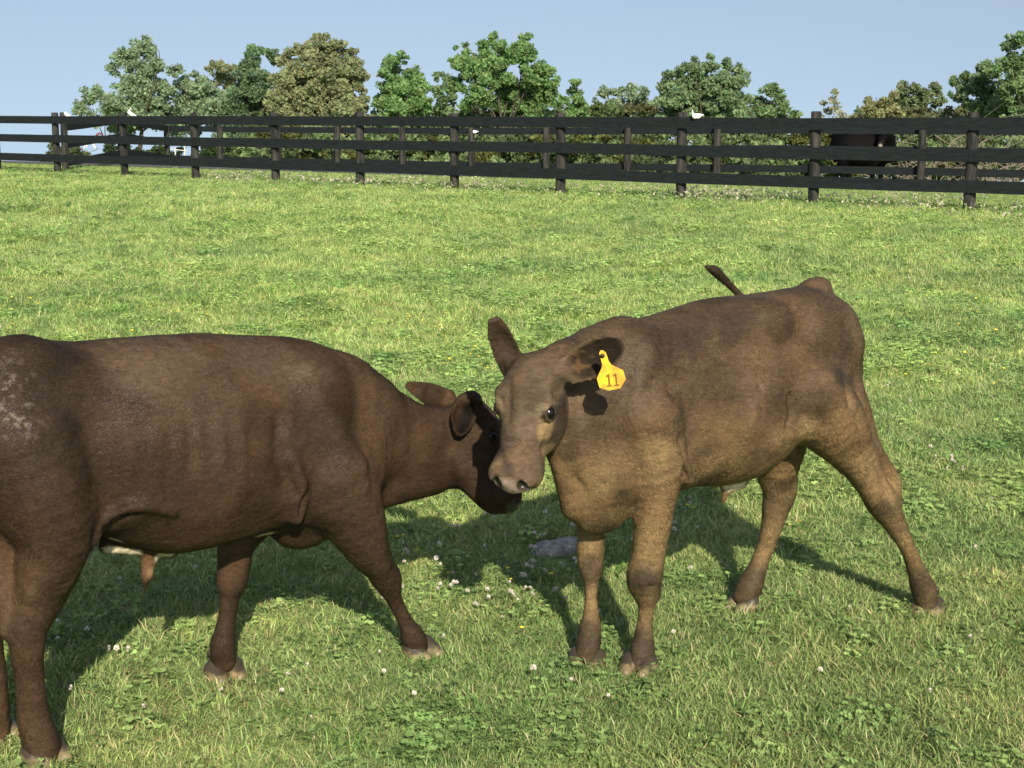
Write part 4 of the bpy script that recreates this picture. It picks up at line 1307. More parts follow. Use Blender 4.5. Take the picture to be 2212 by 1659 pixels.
def make_trees():
    G1 = (0.25, 0.40, 0.16); G2 = (0.24, 0.36, 0.17); DK = (0.20, 0.31, 0.17)
    OL = (0.34, 0.38, 0.21); GR = (0.31, 0.42, 0.26); YG = (0.110, 0.165, 0.045)
    g = 'trees beyond the rear fence'
    T = [
     ('deciduous_tree', 'small pale tree at the left end of the tree line, lowest and leftmost crown', [(185, 215, 24), (215, 205, 24), (180, 240, 20), (240, 225, 30), (260, 250, 30), (210, 258, 20)], 37, GR, 230, dict(dens=26, gap=.42, trunk_r=.07)),
     ('deciduous_tree', 'tall airy grey green tree with open lobed crown, second from the left', [(310, 108, 30), (275, 125, 30), (242, 150, 20), (285, 165, 30), (325, 150, 28), (345, 130, 20), (262, 185, 22), (300, 205, 40), (345, 200, 34), (290, 250, 40), (340, 250, 40), (260, 270, 30)], 38, GR, 310, dict(dens=27, gap=.36, trunk_r=.13)),
     ('deciduous_tree', 'thin topped grey green tree in front of a flat crown, third from the left', [(378, 155, 18), (395, 180, 24), (425, 165, 18), (440, 195, 34), (400, 225, 34), (450, 240, 40), (400, 270, 35), (475, 220, 30)], 39, GR, 420, dict(dens=27, gap=.38, trunk_r=.11)),
     ('deciduous_tree', 'flat topped distant crown peeping over paler leaves', [(455, 145, 14), (480, 142, 15), (500, 150, 14), (470, 165, 22), (500, 180, 24), (490, 215, 26)], 45, OL, 480, dict(dens=26, gap=.4, trunk_r=.1)),
     ('deciduous_tree', 'dark green tree tucked against the left side of the big olive tree', [(555, 120, 26), (535, 140, 26), (590, 120, 24), (545, 180, 42), (520, 230, 44), (570, 240, 50), (510, 290, 44), (560, 310, 50)], 38, DK, 540, dict(dens=44, gap=.36, trunk_r=.14)),
     ('olive_tree', 'big broad olive brown tree, the widest crown in the tree line', [(690, 98, 30), (655, 110, 28), (725, 105, 28), (760, 125, 26), (620, 130, 26), (690, 140, 50), (635, 175, 46), (740, 165, 46), (780, 170, 28), (605, 215, 36), (680, 215, 60), (750, 225, 50), (620, 255, 44), (690, 270, 50), (770, 270, 40), (600, 310, 40), (670, 320, 48), (740, 325, 44)], 36, OL, 690, dict(dens=46, gap=.33, trunk_r=.2)),
     ('deciduous_tree', 'fresh green tree with two pointed tops, right of the big olive tree', [(843, 130, 20), (868, 125, 18), (828, 160, 22), (860, 165, 28), (898, 160, 20), (910, 190, 26), (840, 205, 36), (885, 215, 40), (925, 225, 20), (850, 250, 44), (905, 260, 40), (830, 300, 34), (880, 310, 40)], 37, G1, 870, dict(dens=38, gap=.36, trunk_r=.12)),
     ('deciduous_tree', 'narrow dark tree in the gap left of the tallest green tree', [(958, 168, 18), (948, 195, 18), (970, 200, 20), (955, 230, 26), (975, 250, 24), (950, 265, 24)], 40, G2, 960, dict(dens=28, gap=.4, trunk_r=.08)),
     ('deciduous_tree', 'tallest bright green tree with a broad many lobed crown over the middle of the fence', [(1068, 92, 22), (1045, 105, 24), (1090, 105, 20), (1132, 92, 22), (1125, 120, 34), (1000, 115, 22), (985, 130, 20), (1025, 140, 40), (1075, 150, 44), (1150, 160, 34), (1180, 160, 28), (990, 180, 28), (1040, 200, 36), (1100, 200, 42), (1165, 195, 40), (1195, 185, 20), (1135, 235, 36), (1190, 220, 20), (1010, 225, 20), (1175, 240, 22), (1120, 262, 28)], 35, G1, 1085, dict(dens=37, gap=.34, trunk_r=.15)),
     ('deciduous_tree', 'small pointed green tree just right of the tallest tree', [(1243, 182, 12), (1240, 200, 16), (1222, 215, 14), (1255, 215, 16), (1238, 238, 26), (1215, 250, 18), (1262, 245, 18), (1245, 265, 26)], 38, G1, 1240, dict(dens=34, gap=.38, trunk_r=.08)),
     ('deciduous_tree', 'ragged low tree row with thin tops between pointed tree and domed tree', [(1305, 200, 14), (1300, 225, 22), (1335, 200, 14), (1330, 230, 24), (1365, 200, 20), (1370, 230, 26), (1395, 200, 20), (1290, 250, 22), (1340, 262, 28), (1390, 255, 30), (1400, 225, 24)], 39, GR, 1350, dict(dens=28, gap=.40, trunk_r=.09)),
     ('deciduous_tree', 'domed grey green tree right of centre, behind the perched white bird', [(1500, 145, 26), (1470, 160, 28), (1540, 140, 26), (1575, 150, 26), (1600, 170, 24), (1440, 175, 26), (1500, 190, 44), (1560, 195, 44), (1450, 210, 34), (1600, 215, 30), (1500, 245, 44), (1560, 250, 40), (1450, 255, 36), (1610, 250, 28), (1430, 280, 30)], 36, (0.26, 0.37, 0.20), 1530, dict(dens=40, gap=.34, trunk_r=.15)),
     ('deciduous_tree', 'loose right sloping tree at the edge of the wide gap of sky', [(1665, 195, 22), (1640, 215, 24), (1680, 220, 22), (1700, 235, 18), (1650, 245, 28), (1695, 258, 20), (1718, 250, 12), (1660, 275, 30), (1630, 270, 24)], 37, G2, 1665, dict(dens=29, gap=.4, trunk_r=.1)),
     ('sapling', 'thin nearly bare pale sapling standing alone in the wide gap of sky', [(1803, 200, 7), (1800, 218, 9), (1808, 232, 11), (1778, 222, 6), (1790, 240, 10), (1815, 250, 12), (1775, 255, 8)], 34, (0.42, 0.44, 0.30), 1803, dict(dens=9, gap=.5, trunk_r=.03, size=.13)),
     ('bushy_tree', 'yellowish tree with rounded top between the bare sapling and the right hand trees', [(1895, 222, 26), (1875, 240, 24), (1920, 215, 24), (1870, 265, 30), (1920, 258, 34), (1850, 262, 16), (1910, 300, 36)], 35, (0.36, 0.37, 0.19), 1895, dict(dens=36, gap=.36, trunk_r=.09)),
     ('bushy_tree', 'dark round topped tree behind the yellowish one', [(1950, 200, 24), (1980, 195, 22), (2010, 200, 24), (1940, 225, 28), (1985, 230, 34), (2025, 225, 20), (1975, 268, 36), (2025, 265, 30)], 40, (0.23, 0.30, 0.16), 1985, dict(dens=42, gap=.35, trunk_r=.12)),
     ('deciduous_tree', 'leaning green tree left of the tall corner tree at the right edge', [(2060, 175, 14), (2090, 165, 20), (2115, 145, 22), (2085, 190, 24), (2125, 180, 34), (2150, 150, 26), (2100, 220, 28), (2145, 225, 36), (2065, 205, 14), (2120, 262, 34), (2170, 262, 34)], 36, G2, 2120, dict(dens=34, gap=.36, trunk_r=.12)),
     ('deciduous_tree', 'tall dense green tree cut off by the right edge of the picture', [(2180, 95, 22), (2205, 90, 24), (2235, 95, 30), (2175, 130, 24), (2210, 140, 36), (2250, 150, 50), (2190, 185, 38), (2235, 205, 50), (2185, 235, 40), (2230, 265, 50), (2290, 180, 60), (2290, 260, 60)], 34, G2, 2225, dict(dens=38, gap=.35, trunk_r=.2)),
     ('bushy_tree', 'low dark bush seen between the rails at the far left, by the corner post', [(115, 322, 16), (100, 342, 16), (135, 335, 20), (165, 335, 20), (190, 345, 20), (150, 355, 18), (205, 352, 12)], 34, (0.14, 0.17, 0.08), 150, dict(dens=34, gap=.38, trunk_r=.05)),
    ]
    for i, (nm, lab, cir, Y, c, tu, kw) in enumerate(T):
        make_tree(nm, lab, 'sapling' if nm == 'sapling' else ('bush' if 'bush ' in lab else 'tree'), cir, Y, c, tu, seed=100 + i, group=None if nm == 'sapling' else g, **kw)

def make_undergrowth():
    """the thicket below the crowns reads as one mass"""
    rng = np.random.default_rng(77)
    CL = []
    u = 250
    while u < 2330:
        top = 292 + rng.uniform(-10, 18)
        if u < 480: top = 335 + rng.uniform(-8, 8)
        for v in (top + 8, top + 34, top + 60, 372):
            if v > 380: continue
            Y = rng.uniform(53, 60)
            c = np.array((.19, .26, .12)) * rng.uniform(.7, 1.4)
            if rng.random() < .25: c = np.array((.15, .17, .055))
            if u < 480:
                c = np.array((.06, .10, .035))
                if v > top + 20 and rng.random() < .5: continue
            CL.append((u + rng.uniform(-8, 8), v, rng.uniform(20, 34), Y, c))
        if 480 < u < 1700 or u > 1850:
            for v in (285, 262, 243):
                if v == 243 and rng.random() < .35: continue
                c = np.array([(.17, .25, .10), (.20, .27, .15), (.22, .23, .11)][rng.integers(3)]) * rng.uniform(.7, 1.1)
                CL.append((u + rng.uniform(-8, 8), v + rng.uniform(-4, 8), rng.uniform(18, 28), rng.uniform(66, 74), c))
        u += 27
    C = []; Nn = []; cols = []
    for u, v, r, Y, c in CL:
        p = PY(u, v, Y)
        a, b, k = crown_points([(p, pxm(p, r))], 95, rng, .5)
        C.append(a); Nn.append(b); cols.append(np.tile(c, (len(a), 1)) * (1 + .22 * k[:, None] + rng.normal(0, .2, (len(a), 1))))
    C = np.concatenate(C); Nn = np.concatenate(Nn); print('undergrowth', len(C)); cols = np.clip(np.concatenate(cols), .01, 1)
    gz = terrain(C[:, 0], C[:, 1]); C[:, 2] = np.maximum(C[:, 2], gz + .05)
    V, Q, cc = leaves_mesh(C, Nn, .17, cols, rng)
    o = link('undergrowth', mesh_np('undergrowth', V, Q, smooth=False, colors=cc), LEAFM)
    tag(o, 'tangled green undergrowth along the foot of the tree line behind the fences', 'undergrowth', kind='stuff')

def make_brush(u, v, w_, h_, Y, label, seed, n=90):
    rng = np.random.default_rng(seed)
    base = PY(u, v, Y); base[2] = float(terrain(base[0], base[1]))
    root_z = base[2]
    segs = []
    topz = PY(u, v - h_, Y)[2]
    W = pxm(base, w_)
    for i in range(n):
        a = base + np.array([rng.normal(0, W * .25), rng.normal(0, .3), 0])
        d = np.array([rng.normal(0, .5), rng.normal(0, .3), 1.0])
        Ht = (topz - root_z) * rng.uniform(.45, 1.0)
        p = a
        for k in range(5):
            q = p + d / np.linalg.norm(d) * Ht / 4.5
            segs.append((p, q, .016 - .0025 * k, .0135 - .0025 * k))
            if k > 1:
                e = q + (d + rng.normal(0, .8, 3)) * Ht * .16
                segs.append((q, e, .008, .003))
            d = d + rng.normal(0, .35, 3) + np.array([d[0] * .35, 0, -.12]); p = q
    V, Q = limb_tubes(segs, 4)
    o = link('brush', mesh_np('brush', V, Q), TWIGM)
    tag(o, label, 'bare bush')
    return o

make_trees()
make_undergrowth()
make_brush(1990, 380, 170, 160, 52.0, 'tangle of bare pinkish brown twigs behind the fences, right of the black cow', 4, 34)
make_brush(2160, 385, 120, 150, 51.5, 'bare twiggy bush behind the fences at the right edge, under the tall tree', 5, 40)

# ------------------------------------------------------------------ black cow beyond the rear fence
def make_cow():
    Y0 = 37.0
    g0 = float(terrain(8.3, Y0))
    Q_ = lambda u, v, dy=0: PY(u, v, Y0 + dy)
    c = Q_(1865, 330)
    F_ = Field(c - np.array([1.1, .9, 1.3]), c + np.array([1.1, .9, 1.0]), .03)
    F_.chain([(Q_(1829, 316), .40), (Q_(1865, 322), .45), (Q_(1893, 317), .40)], .1)
    F_.cap(Q_(1826, 292), Q_(1890, 284), .22, .24, .1)
    F_.cap(Q_(1893, 300), Q_(1912, 290, -.35), .30, .20, .1)
    F_.cap(Q_(1912, 285, -.5), Q_(1902, 313, -.75), .15, .085, .05)
    F_.cap(Q_(1921, 300, -.2), Q_(1918, 335, 0), .14, .2, .1)
    for u, dy in ((1821, -.15), (1836, .2), (1886, -.2), (1904, .15)):
        a = Q_(u, 345, dy); b = np.array([a[0], a[1], g0 + .1])
        F_.chain([(a, .15), ((a + b) / 2, .075), (b, .06)], .04)
    F_.cap(Q_(1800, 285), Q_(1803, 350), .05, .04, .04)
    for sx in (-1, 1):
        F_.cap(Q_(1912 + 6 * sx, 276, -.5), Q_(1912 + 15 * sx, 279, -.5), .05, .03, .03)
    V, Q = F_.mesh(2)
    V[:, 2] = np.maximum(V[:, 2], g0 - .03)
    col = np.tile(np.array([.0025, .0025, .003]), (len(V), 1)) * (0.7 + .9 * VN.fbm(V, 2, 2)[:, None])
    col = paint(V, col, [(Q_(1860, 300, -.35), .35, np.array([.007, .006, .006]), .7), (Q_(1903, 310, -.75), .09, np.array([.03, .022, .02]), .8)])
    m = sstep(.085, .05, np.linalg.norm(V - Q_(1901, 317, -.85), axis=1))[:, None]
    col = col * (1 - m) + np.array([.35, .30, .27]) * m
    root = empty('cow', (float(c[0]), float(c[1]), g0))
    tag(root, 'black cow standing behind both fences at the right, head turned back', 'cow')
    cm = simple('black_hide', (.004, .004, .005), .7, c2=(.010, .009, .009), scale=3, spec=.04)
    n_ = cm.node_tree; at_ = n_.nodes.new('ShaderNodeAttribute'); at_.attribute_name = 'col'
    n_.links.new(at_.outputs['Color'], n_.nodes['Principled BSDF'].inputs['Base Color'])
    link('body', mesh_np('body', V, Q, colors=col), cm, root)
make_cow()

# ------------------------------------------------------------------ white birds on the rails
def make_bird(pts, label, feet=True):
    """pts: body blobs [(xyz, r)] and neck chain"""
    body, neck, tail = pts
    allp = np.array([p for p, r in body + neck + tail])
    F_ = Field(allp.min(0) - .09, allp.max(0) + .09, .008)
    F_.chain(body, .02); F_.chain(neck, .012); F_.chain(tail, .02)
    V, Q = F_.mesh(1)
    root = empty('white_bird', tuple(allp.mean(0)))
    tag(root, label, 'bird', 'white birds on the fence rails')
    m = bpy.data.materials.get('white_feathers') or simple('white_feathers', (.80, .80, .76), .8)
    link('body', mesh_np('body', V, Q), m, root)
    return root
def B_(u, v, Y, r): return (PY(u, v, Y), r)
Yb = 27.2 / (1 + .83 * (1505 - CX) / F) - .12
make_bird(([B_(1501, 251, Yb, .045), B_(1509, 251, Yb, .040)], [B_(1497, 250, Yb, .016), B_(1496, 242, Yb, .012), B_(1496, 238.5, Yb, .011)], [B_(1510, 249, Yb, .028), B_(1520, 248, Yb, .008), ]),
          'white bird with upright neck on the nearer fence, right of centre by a round post')
Yb = 27.2 / (1 + .83 * (283 - CX) / F) - .12
make_bird(([B_(279, 243, Yb, .040), B_(284, 247, Yb, .042)], [B_(278, 242, Yb, .022), B_(280, 237, Yb, .012), B_(283, 233.5, Yb, .013)], [B_(284, 247, Yb, .035), B_(294, 250, Yb, .012)]),
          'white bird with stretched neck on the top rail at the left')
Yb = 27.2 / (1 + .83 * (145 - CX) / F) - .12
make_bird(([B_(143, 247, Yb, .040), B_(146, 249, Yb, .042)], [B_(142, 246, Yb, .03), B_(141, 244, Yb, .028)], [B_(146, 249, Yb, .03), B_(151, 250, Yb, .012)]),
          'small hunched white bird beside the corner posts at the far left')
Yb = 39.5 / (1 + .70 * (1022 - CX) / F)
make_bird(([B_(1020, 284, Yb, .045), B_(1026, 285, Yb, .045)], [B_(1019, 283, Yb, .03), B_(1016, 281, Yb, .022)], [B_(1026, 285, Yb, .03), B_(1033, 284, Yb, .012)]),
          'white bird on a rear fence post in the middle of the picture')

# rocking horse ornament on the rear fence and the white gate ------------------------
def make_ornament():
    Yo = 46.5
    q = lambda u, v: PY(u, v, Yo)
    base = q(192, 322)
    root = empty('rocking_horse', tuple(base))
    tag(root, 'small red and white rocking horse ornament hung on the rear fence at the left', 'ornament')
    F_ = Field(q(200, 300) - .5, q(200, 300) + .5, .014)
    F_.chain([(q(186, 305), .05), (q(203, 305), .05)], .03)
    F_.chain([(q(203, 302), .045), (q(210, 291), .03), (q(216, 288), .028), (q(222, 293), .018)], .02)
    F_.chain([(q(186, 304), .02), (q(179, 298), .018), (q(176, 304), .01)], .01)
    for a, b in (((187, 308), (181, 321)), ((190, 308), (187, 318)), ((201, 308), (207, 321)), ((199, 308), (203, 318))):
        F_.chain([(q(*a), .028), (q(*b), .016)], .015)
    V, Q = F_.mesh(1)
    zt = q(200, 308)[2]
    white = (sstep(zt + .0, zt - .03, V[:, 2]) + sstep(.05, .03, np.abs(V[:, 0] - q(193, 300)[0])) )[:, None].clip(0, 1)
    col = np.array([.17, .035, .03]) * (1 - white) + np.array([.75, .75, .75]) * white
    link('horse', mesh_np('horse', V, Q, colors=col), HAIR, root)
    segs = []
    for dy in (-.08, .08):
        pr = None
        for i in range(13):
            t = i / 12; p = q(174 + 39 * t, 319 + 9 * math.sin(t * math.pi)) + np.array([0, dy, 0])
            if pr is not None: segs.append((pr, p, .007, .007))
            pr = p
    for i in range(1, 12, 2):
        t = i / 12; p = q(174 + 39 * t, 319 + 9 * math.sin(t * math.pi))
        segs.append((p + [0, -.08, 0], p + [0, .08, 0], .006, .006))
    V, Q = limb_tubes(segs, 6)
    link('rocker', mesh_np('rocker', V, Q), simple('grey_metal', (.25, .27, .3), .5), root)
make_ornament()

def make_gate():
    Yg = 54.0
    WH = simple('white_paint', (.62, .63, .60), .6, c2=(.5, .51, .48), scale=5)
    def bar(u0, v0, u1, v1, wpx, nm, root, dy=0):
        a, b = PY(u0, v0, Yg + dy), PY(u1, v1, Yg + dy)
        V, Q = limb_tubes([(a, b, pxm(a, wpx), pxm(b, wpx))], 8)
        link(nm, mesh_np(nm, V, Q), WH, root)
    b = PY(385, 362, Yg)
    root = empty('white_gate', (b[0], b[1], float(terrain(b[0], b[1]))))
    tag(root, 'short white post and rail gate seen between the rails at the left', 'gate')
    bar(378, 318, 380, 362, 1.2, 'post', root)
    bar(399, 312, 400, 364, 1.7, 'post', root)
    bar(360, 321, 404, 326, .9, 'rail', root, .03)
    bar(360, 360, 404, 363, .9, 'rail', root, .03)
make_gate()

# ------------------------------------------------------------------ stone in the grass
def make_stone():
    c = PG(1200, 1190)
    F_ = Field(c - np.array([.16, .12, .05]), c + np.array([.16, .14, .08]), .005)
    F_.ell(c + [0, 0, .0], (.075, .06, .034), None, 0)
    F_.ell(c + [.045, .02, 0], (.05, .05, .04), None, .01)
    F_.ell(c + [-.035, -.02, .0], (.05, .05, .026), None, .01)
    V, Q = F_.mesh(1); N = normals(V, Q)
    V = V + N * ((VN.fbm(V, 50, 3) - .5) * .016)[:, None]
    m = simple('grey_crust', (.20, .19, .17), .95, c2=(.46, .44, .40), scale=40, bump=.6)
    tag(link('flat_stone', mesh_np('flat_stone', V, Q), m), 'flat pale grey crusty stone in the grass behind the front hooves of the tagged calf', 'stone')
make_stone()

# ------------------------------------------------------------------ grass
GM = leaf_mat('grass_blades', instancer=True, transl=.35, rough=.5)

def blade_mesh(name, blades, leaves=(), heads=()):
    """blades: (root xy, dir angle, length, lean, width, colour); each blade 3 segments"""
    V = []; Q = []; C = []
    for (x, y), an, ln, lean, wd, c, tw in blades:
        d = np.array([math.cos(an), math.sin(an), 0]); sd_ = np.array([-math.sin(an + tw), math.cos(an + tw), 0])
        o = len(V)
        for i, t in enumerate((0, .35, .7, 1.0)):
            k = lean * t ** 1.6
            p = np.array([x, y, -.004]) + d * ln * math.sin(min(k, 1.9)) * t + np.array([0, 0, 1]) * ln * t * math.cos(min(k, 1.75))
            ww = wd * (1 - .12 * i) * (0.12 if i == 3 else 1)
            V += [p - sd_ * ww / 2, p + sd_ * ww / 2]
            C += [np.array(c) * (.75 + .35 * t)] * 2
        for i in range(3):
            Q.append((o + 2 * i, o + 2 * i + 1, o + 2 * i + 3, o + 2 * i + 2))
    for cpos, nrm, r, c in leaves:          # round clover leaflet, six corners in two quads
        nrm = np.asarray(nrm, float); nrm /= np.linalg.norm(nrm)
        u_ = np.cross(nrm, [.2, .9, .1]); u_ /= np.linalg.norm(u_); v_ = np.cross(nrm, u_)
        o = len(V)
        for i in range(6):
            t = i * math.pi / 3
            V.append(np.asarray(cpos) + (u_ * math.cos(t) + v_ * math.sin(t)) * r + nrm * (.0015 if i % 3 else 0)); C.append(np.array(c))
        Q += [(o, o + 1, o + 2, o + 3), (o, o + 3, o + 4, o + 5)]
    me = mesh_np(name, np.array(V), np.array(Q), smooth=True, colors=np.clip(np.array(C), 0, 1))
    me.materials.append(GM)
    return me

KIT = bpy.data.collections.new('grass_kit')
def kit_obj(i, me):
    o = bpy.data.objects.new('%02d_%s' % (i, me.name), me)
    KIT.objects.link(o)

def build_kit():
    rng = random.Random(21)
    g0 = np.array([.275, .335, .130])
    def gcol():
        r = rng.random()
        if r < .11: return np.array([.52, .44, .26]) * rng.uniform(.6, 1.1)
        if r < .38: return np.array([.34, .43, .16]) * rng.uniform(.8, 1.2)
        if r < .58: return np.array([.15, .24, .09]) * rng.uniform(.8, 1.2)
        return g0 * rng.uniform(.75, 1.25)
    i = 0
    for k in range(6):                    # 0-5: short turf
        bl = []
        for _ in range(52):
            a = rng.uniform(0, 6.283); r = .045 * math.sqrt(rng.random())
            bl.append(((r * math.cos(a), r * math.sin(a)), rng.uniform(0, 6.283), rng.uniform(.018, .050), rng.uniform(.3, 1.6), rng.uniform(.0020, .0038), gcol(), rng.uniform(-1, 1)))
        kit_obj(i, blade_mesh('turf', bl)); i += 1
    for k in range(4):                    # 6-9: taller tufts
        bl = []
        for _ in range(34):
            a = rng.uniform(0, 6.283); r = .025 * math.sqrt(rng.random())
            bl.append(((r * math.cos(a), r * math.sin(a)), a + rng.uniform(-.7, .7), rng.uniform(.035, .085), rng.uniform(.5, 1.5), rng.uniform(.0026, .0046), gcol() * .95, rng.uniform(-.7, .7)))
        kit_obj(i, blade_mesh('tuft', bl)); i += 1
    for k in range(3):                    # 10-12: clover
        bl = []; lv = []
        for _ in range(24):
            a = rng.uniform(0, 6.283); r = .05 * math.sqrt(rng.random()); x, y = r * math.cos(a), r * math.sin(a)
            h_ = rng.uniform(.018, .045); c = np.array([.25, .345, .125]) * rng.uniform(.75, 1.25)
            bl.append(((x, y), a, h_, .2, .0015, c, 0))
            t0 = rng.uniform(0, 6); tilt = (rng.gauss(0, .3), rng.gauss(0, .3) - .2, 1)
            rr = rng.uniform(.0034, .0056)
            for j in range(3):
                t = t0 + j * 2.094
                lv.append((np.array([x + math.cos(t) * rr, y + math.sin(t) * rr, h_]), tilt, rr * .95, c * rng.uniform(.9, 1.1)))
        kit_obj(i, blade_mesh('clover', bl, lv)); i += 1
    for k in range(2):                    # 13-14: dry thatch
        bl = []
        for _ in range(30):
            a = rng.uniform(0, 6.283); r = .05 * math.sqrt(rng.random())
            c = np.array([.36, .28, .15]) * rng.uniform(.5, 1.1)
            bl.append(((r * math.cos(a), r * math.sin(a)), rng.uniform(0, 6.283), rng.uniform(.02, .05), rng.uniform(1.1, 1.7), rng.uniform(.002, .0035), c, rng.uniform(-1, 1)))
        kit_obj(i, blade_mesh('thatch', bl)); i += 1
    for k in range(2):                    # 15-16: broad blades
        bl = []
        for _ in range(9):
            a = rng.uniform(0, 6.283); r = .012
            bl.append(((r * math.cos(a), r * math.sin(a)), a, rng.uniform(.05, .10), rng.uniform(.7, 1.5), rng.uniform(.0045, .0075), np.array([.10, .19, .05]) * rng.uniform(.8, 1.3), rng.uniform(-.4, .4)))
        kit_obj(i, blade_mesh('broad_tuft', bl)); i += 1
build_kit()

def scatter_points():
    rng = np.random.default_rng(31)
    P_ = []; K = []; Sc = []; Ti = []
    def add(x, y, kinds, probs, s0, s1, tint=(1, 1, 1), tv=.12):
        n = len(x)
        z = terrain(x, y)
        P_.append(np.stack([x, y, z], 1)); K.append(rng.choice(kinds, n, p=np.array(probs) / sum(probs)))
        Sc.append(rng.uniform(s0, s1, n))
        t = np.tile(np.array(tint, float), (n, 1)) * (1 + rng.normal(0, tv, (n, 1)))
        pt = np.stack([x, y, 0 * x], 1)
        n1 = VN.fbm(pt, .9, 3) - .5; n2 = VN.fbm(pt + 40, 3.1, 2) - .5
        t *= (1 + .5 * n1 + .4 * n2)[:, None]
        t[:, 0] *= 1 + .32 * n2 + .15 * n1
        far = sstep(4.2, 9.5, y)[:, None]
        t = t * np.array([.985, 1.03, .94]) * (1.24 + far * np.array([.26, .30, .26]))
        Ti.append(np.clip(t, .25, 2.2))
    def region(y0, y1, dens, margin=.25):
        ar = []
        W = .46 * y1 + 1.6 + margin
        n = int(dens * (y1 - y0) * 2 * W)
        y = rng.uniform(y0, y1, n); xh = .46 * y + 1.6 + margin
        x = rng.uniform(-1, 1, n) * W
        m = np.abs(x) < xh
        return x[m], y[m]
    tk = list(range(6)); tp = [1] * 6
    bands = [(2.2, 5.0, 1700, .75, 1.15), (5.0, 8.0, 800, .9, 1.4), (8.0, 13.0, 330, 1.15, 1.7), (13.0, 21.0, 150, 1.4, 2.1), (21.0, 46.0, 50, 1.7, 2.6)]
    for a, b, d, s0, s1 in bands:
        x, y = region(a, b, d)
        if b > 22:      # keep the lane clear
            q = y - (35.3 - .70 * x); m = (np.abs(q) > 2.3); m &= (y + .70 * x) < 44
            x, y = x[m], y[m]
        add(x, y, tk, tp, s0, s1)
        # clover in patches
        x, y = region(a, b, d * .5)
        pt = np.stack([x, y, 0 * x], 1)
        m = rng.random(len(x)) < (sstep(.50, .68, VN.fbm(pt + 7, 1.7, 3)) * .55 + .07)
        if b > 22:
            m &= np.abs(y - (35.3 - .70 * x)) > 2.3; m &= (y + .70 * x) < 44
        add(x[m], y[m], [10, 11, 12], [1, 1, 1], s0 * .95, s1 * .95)
        x, y = region(a, b, d * (.07 if b < 9 else .06))
        pt = np.stack([x, y, 0 * x], 1)
        m = VN.fbm(pt + 17, 1.3, 3) > .47
        if b > 22:
            m &= np.abs(y - (34.6 - .70 * x)) > 3.4
        add(x[m], y[m], [6, 7, 8, 9, 15, 16], [1, 1, 1, 1, .25, .25], s0 * .6, s1 * .85, tint=(.93, 1, .9))
        if b < 14:
            x, y = region(a, b, d * .13)
            pt = np.stack([x, y, 0 * x], 1)
            m = VN.fbm(pt + 27, 2.3, 3) > .53
            add(x[m], y[m], [13, 14], [1, 1], s0 * .8, s1)
    # darker rank tufts
    for u, v, n, r in ((650, 640, 60, .28), (300, 668, 60, .25), (820, 480, 40, .5), (180, 420, 40, .6), (500, 490, 40, .5), (1840, 690, 60, .25), (930, 590, 26, .3), (1130, 1570, 10, .12), (1650, 1600, 8, .12),
                       (640, 720, 40, .2), (1500, 600, 30, .3), (2000, 540, 30, .4), (860, 1590, 7, .12), (1150, 700, 30, .2), (60, 600, 30, .3)):
        c = PG(u, v)
        x = c[0] + rng.normal(0, r * 1.4, n); y = c[1] + rng.normal(0, r * 1.8, n)
        k = 1.0 if v > 900 else min(2.2, .5 + c[1] / 11)
        add(x, y, [6, 7, 8, 9], [1, 1, 1, 1], .7 * k, 1.15 * k, tint=(.70, .85, .66), tv=.08)
    for u, v, n, r in ((1340, 1310, 26, .10), (540, 1545, 40, .12), (330, 1590, 40, .12), (1080, 1290, 30, .10), (1450, 1340, 20, .1), (1950, 1400, 26, .12), (1300, 545, 40, .22), (500, 1480, 30, .12), (1750, 1500, 24, .12), (2010, 1560, 24, .12), (180, 1500, 20, .1), (1560, 660, 24, .2)):
        c = PG(u, v)
        add(c[0] + rng.normal(0, r, n), c[1] + rng.normal(0, r * 1.6, n), [13, 14], [1, 1], .8, 1.25, tv=.15)
    # uncut growth along the fence
    for fp, n in ((FP, 1500), (RP, 900)):
        A = np.array(fp); t = rng.uniform(2, len(A) - 1.001, n); i = t.astype(int); f = (t - i)[:, None]
        p = A[i] * (1 - f) + A[i + 1] * f + np.stack([rng.normal(0, .25, n), rng.normal(.25, .4, n)], 1)
        add(p[:, 0], p[:, 1], [6, 7, 8, 9, 10, 11, 12], [2, 2, 2, 2, 2, 2, 2], 1.5, 2.8, tint=(.85, .9, .85))
    P_ = np.concatenate(P_); K = np.concatenate(K); Sc = np.concatenate(Sc); Ti = np.concatenate(Ti)
    qq = P_[:, 1] + .7 * P_[:, 0]
    Sc = np.where(qq > 27.9, Sc * .55, Sc)
    # nothing grows through the stone or the hooves' own prints
    st = PG(1200, 1190)
    m = ((P_[:, 0] - st[0]) / .11) ** 2 + ((P_[:, 1] - st[1] + .08) / .20) ** 2 > 1
    return P_[m], K[m], Sc[m], Ti[m], rng

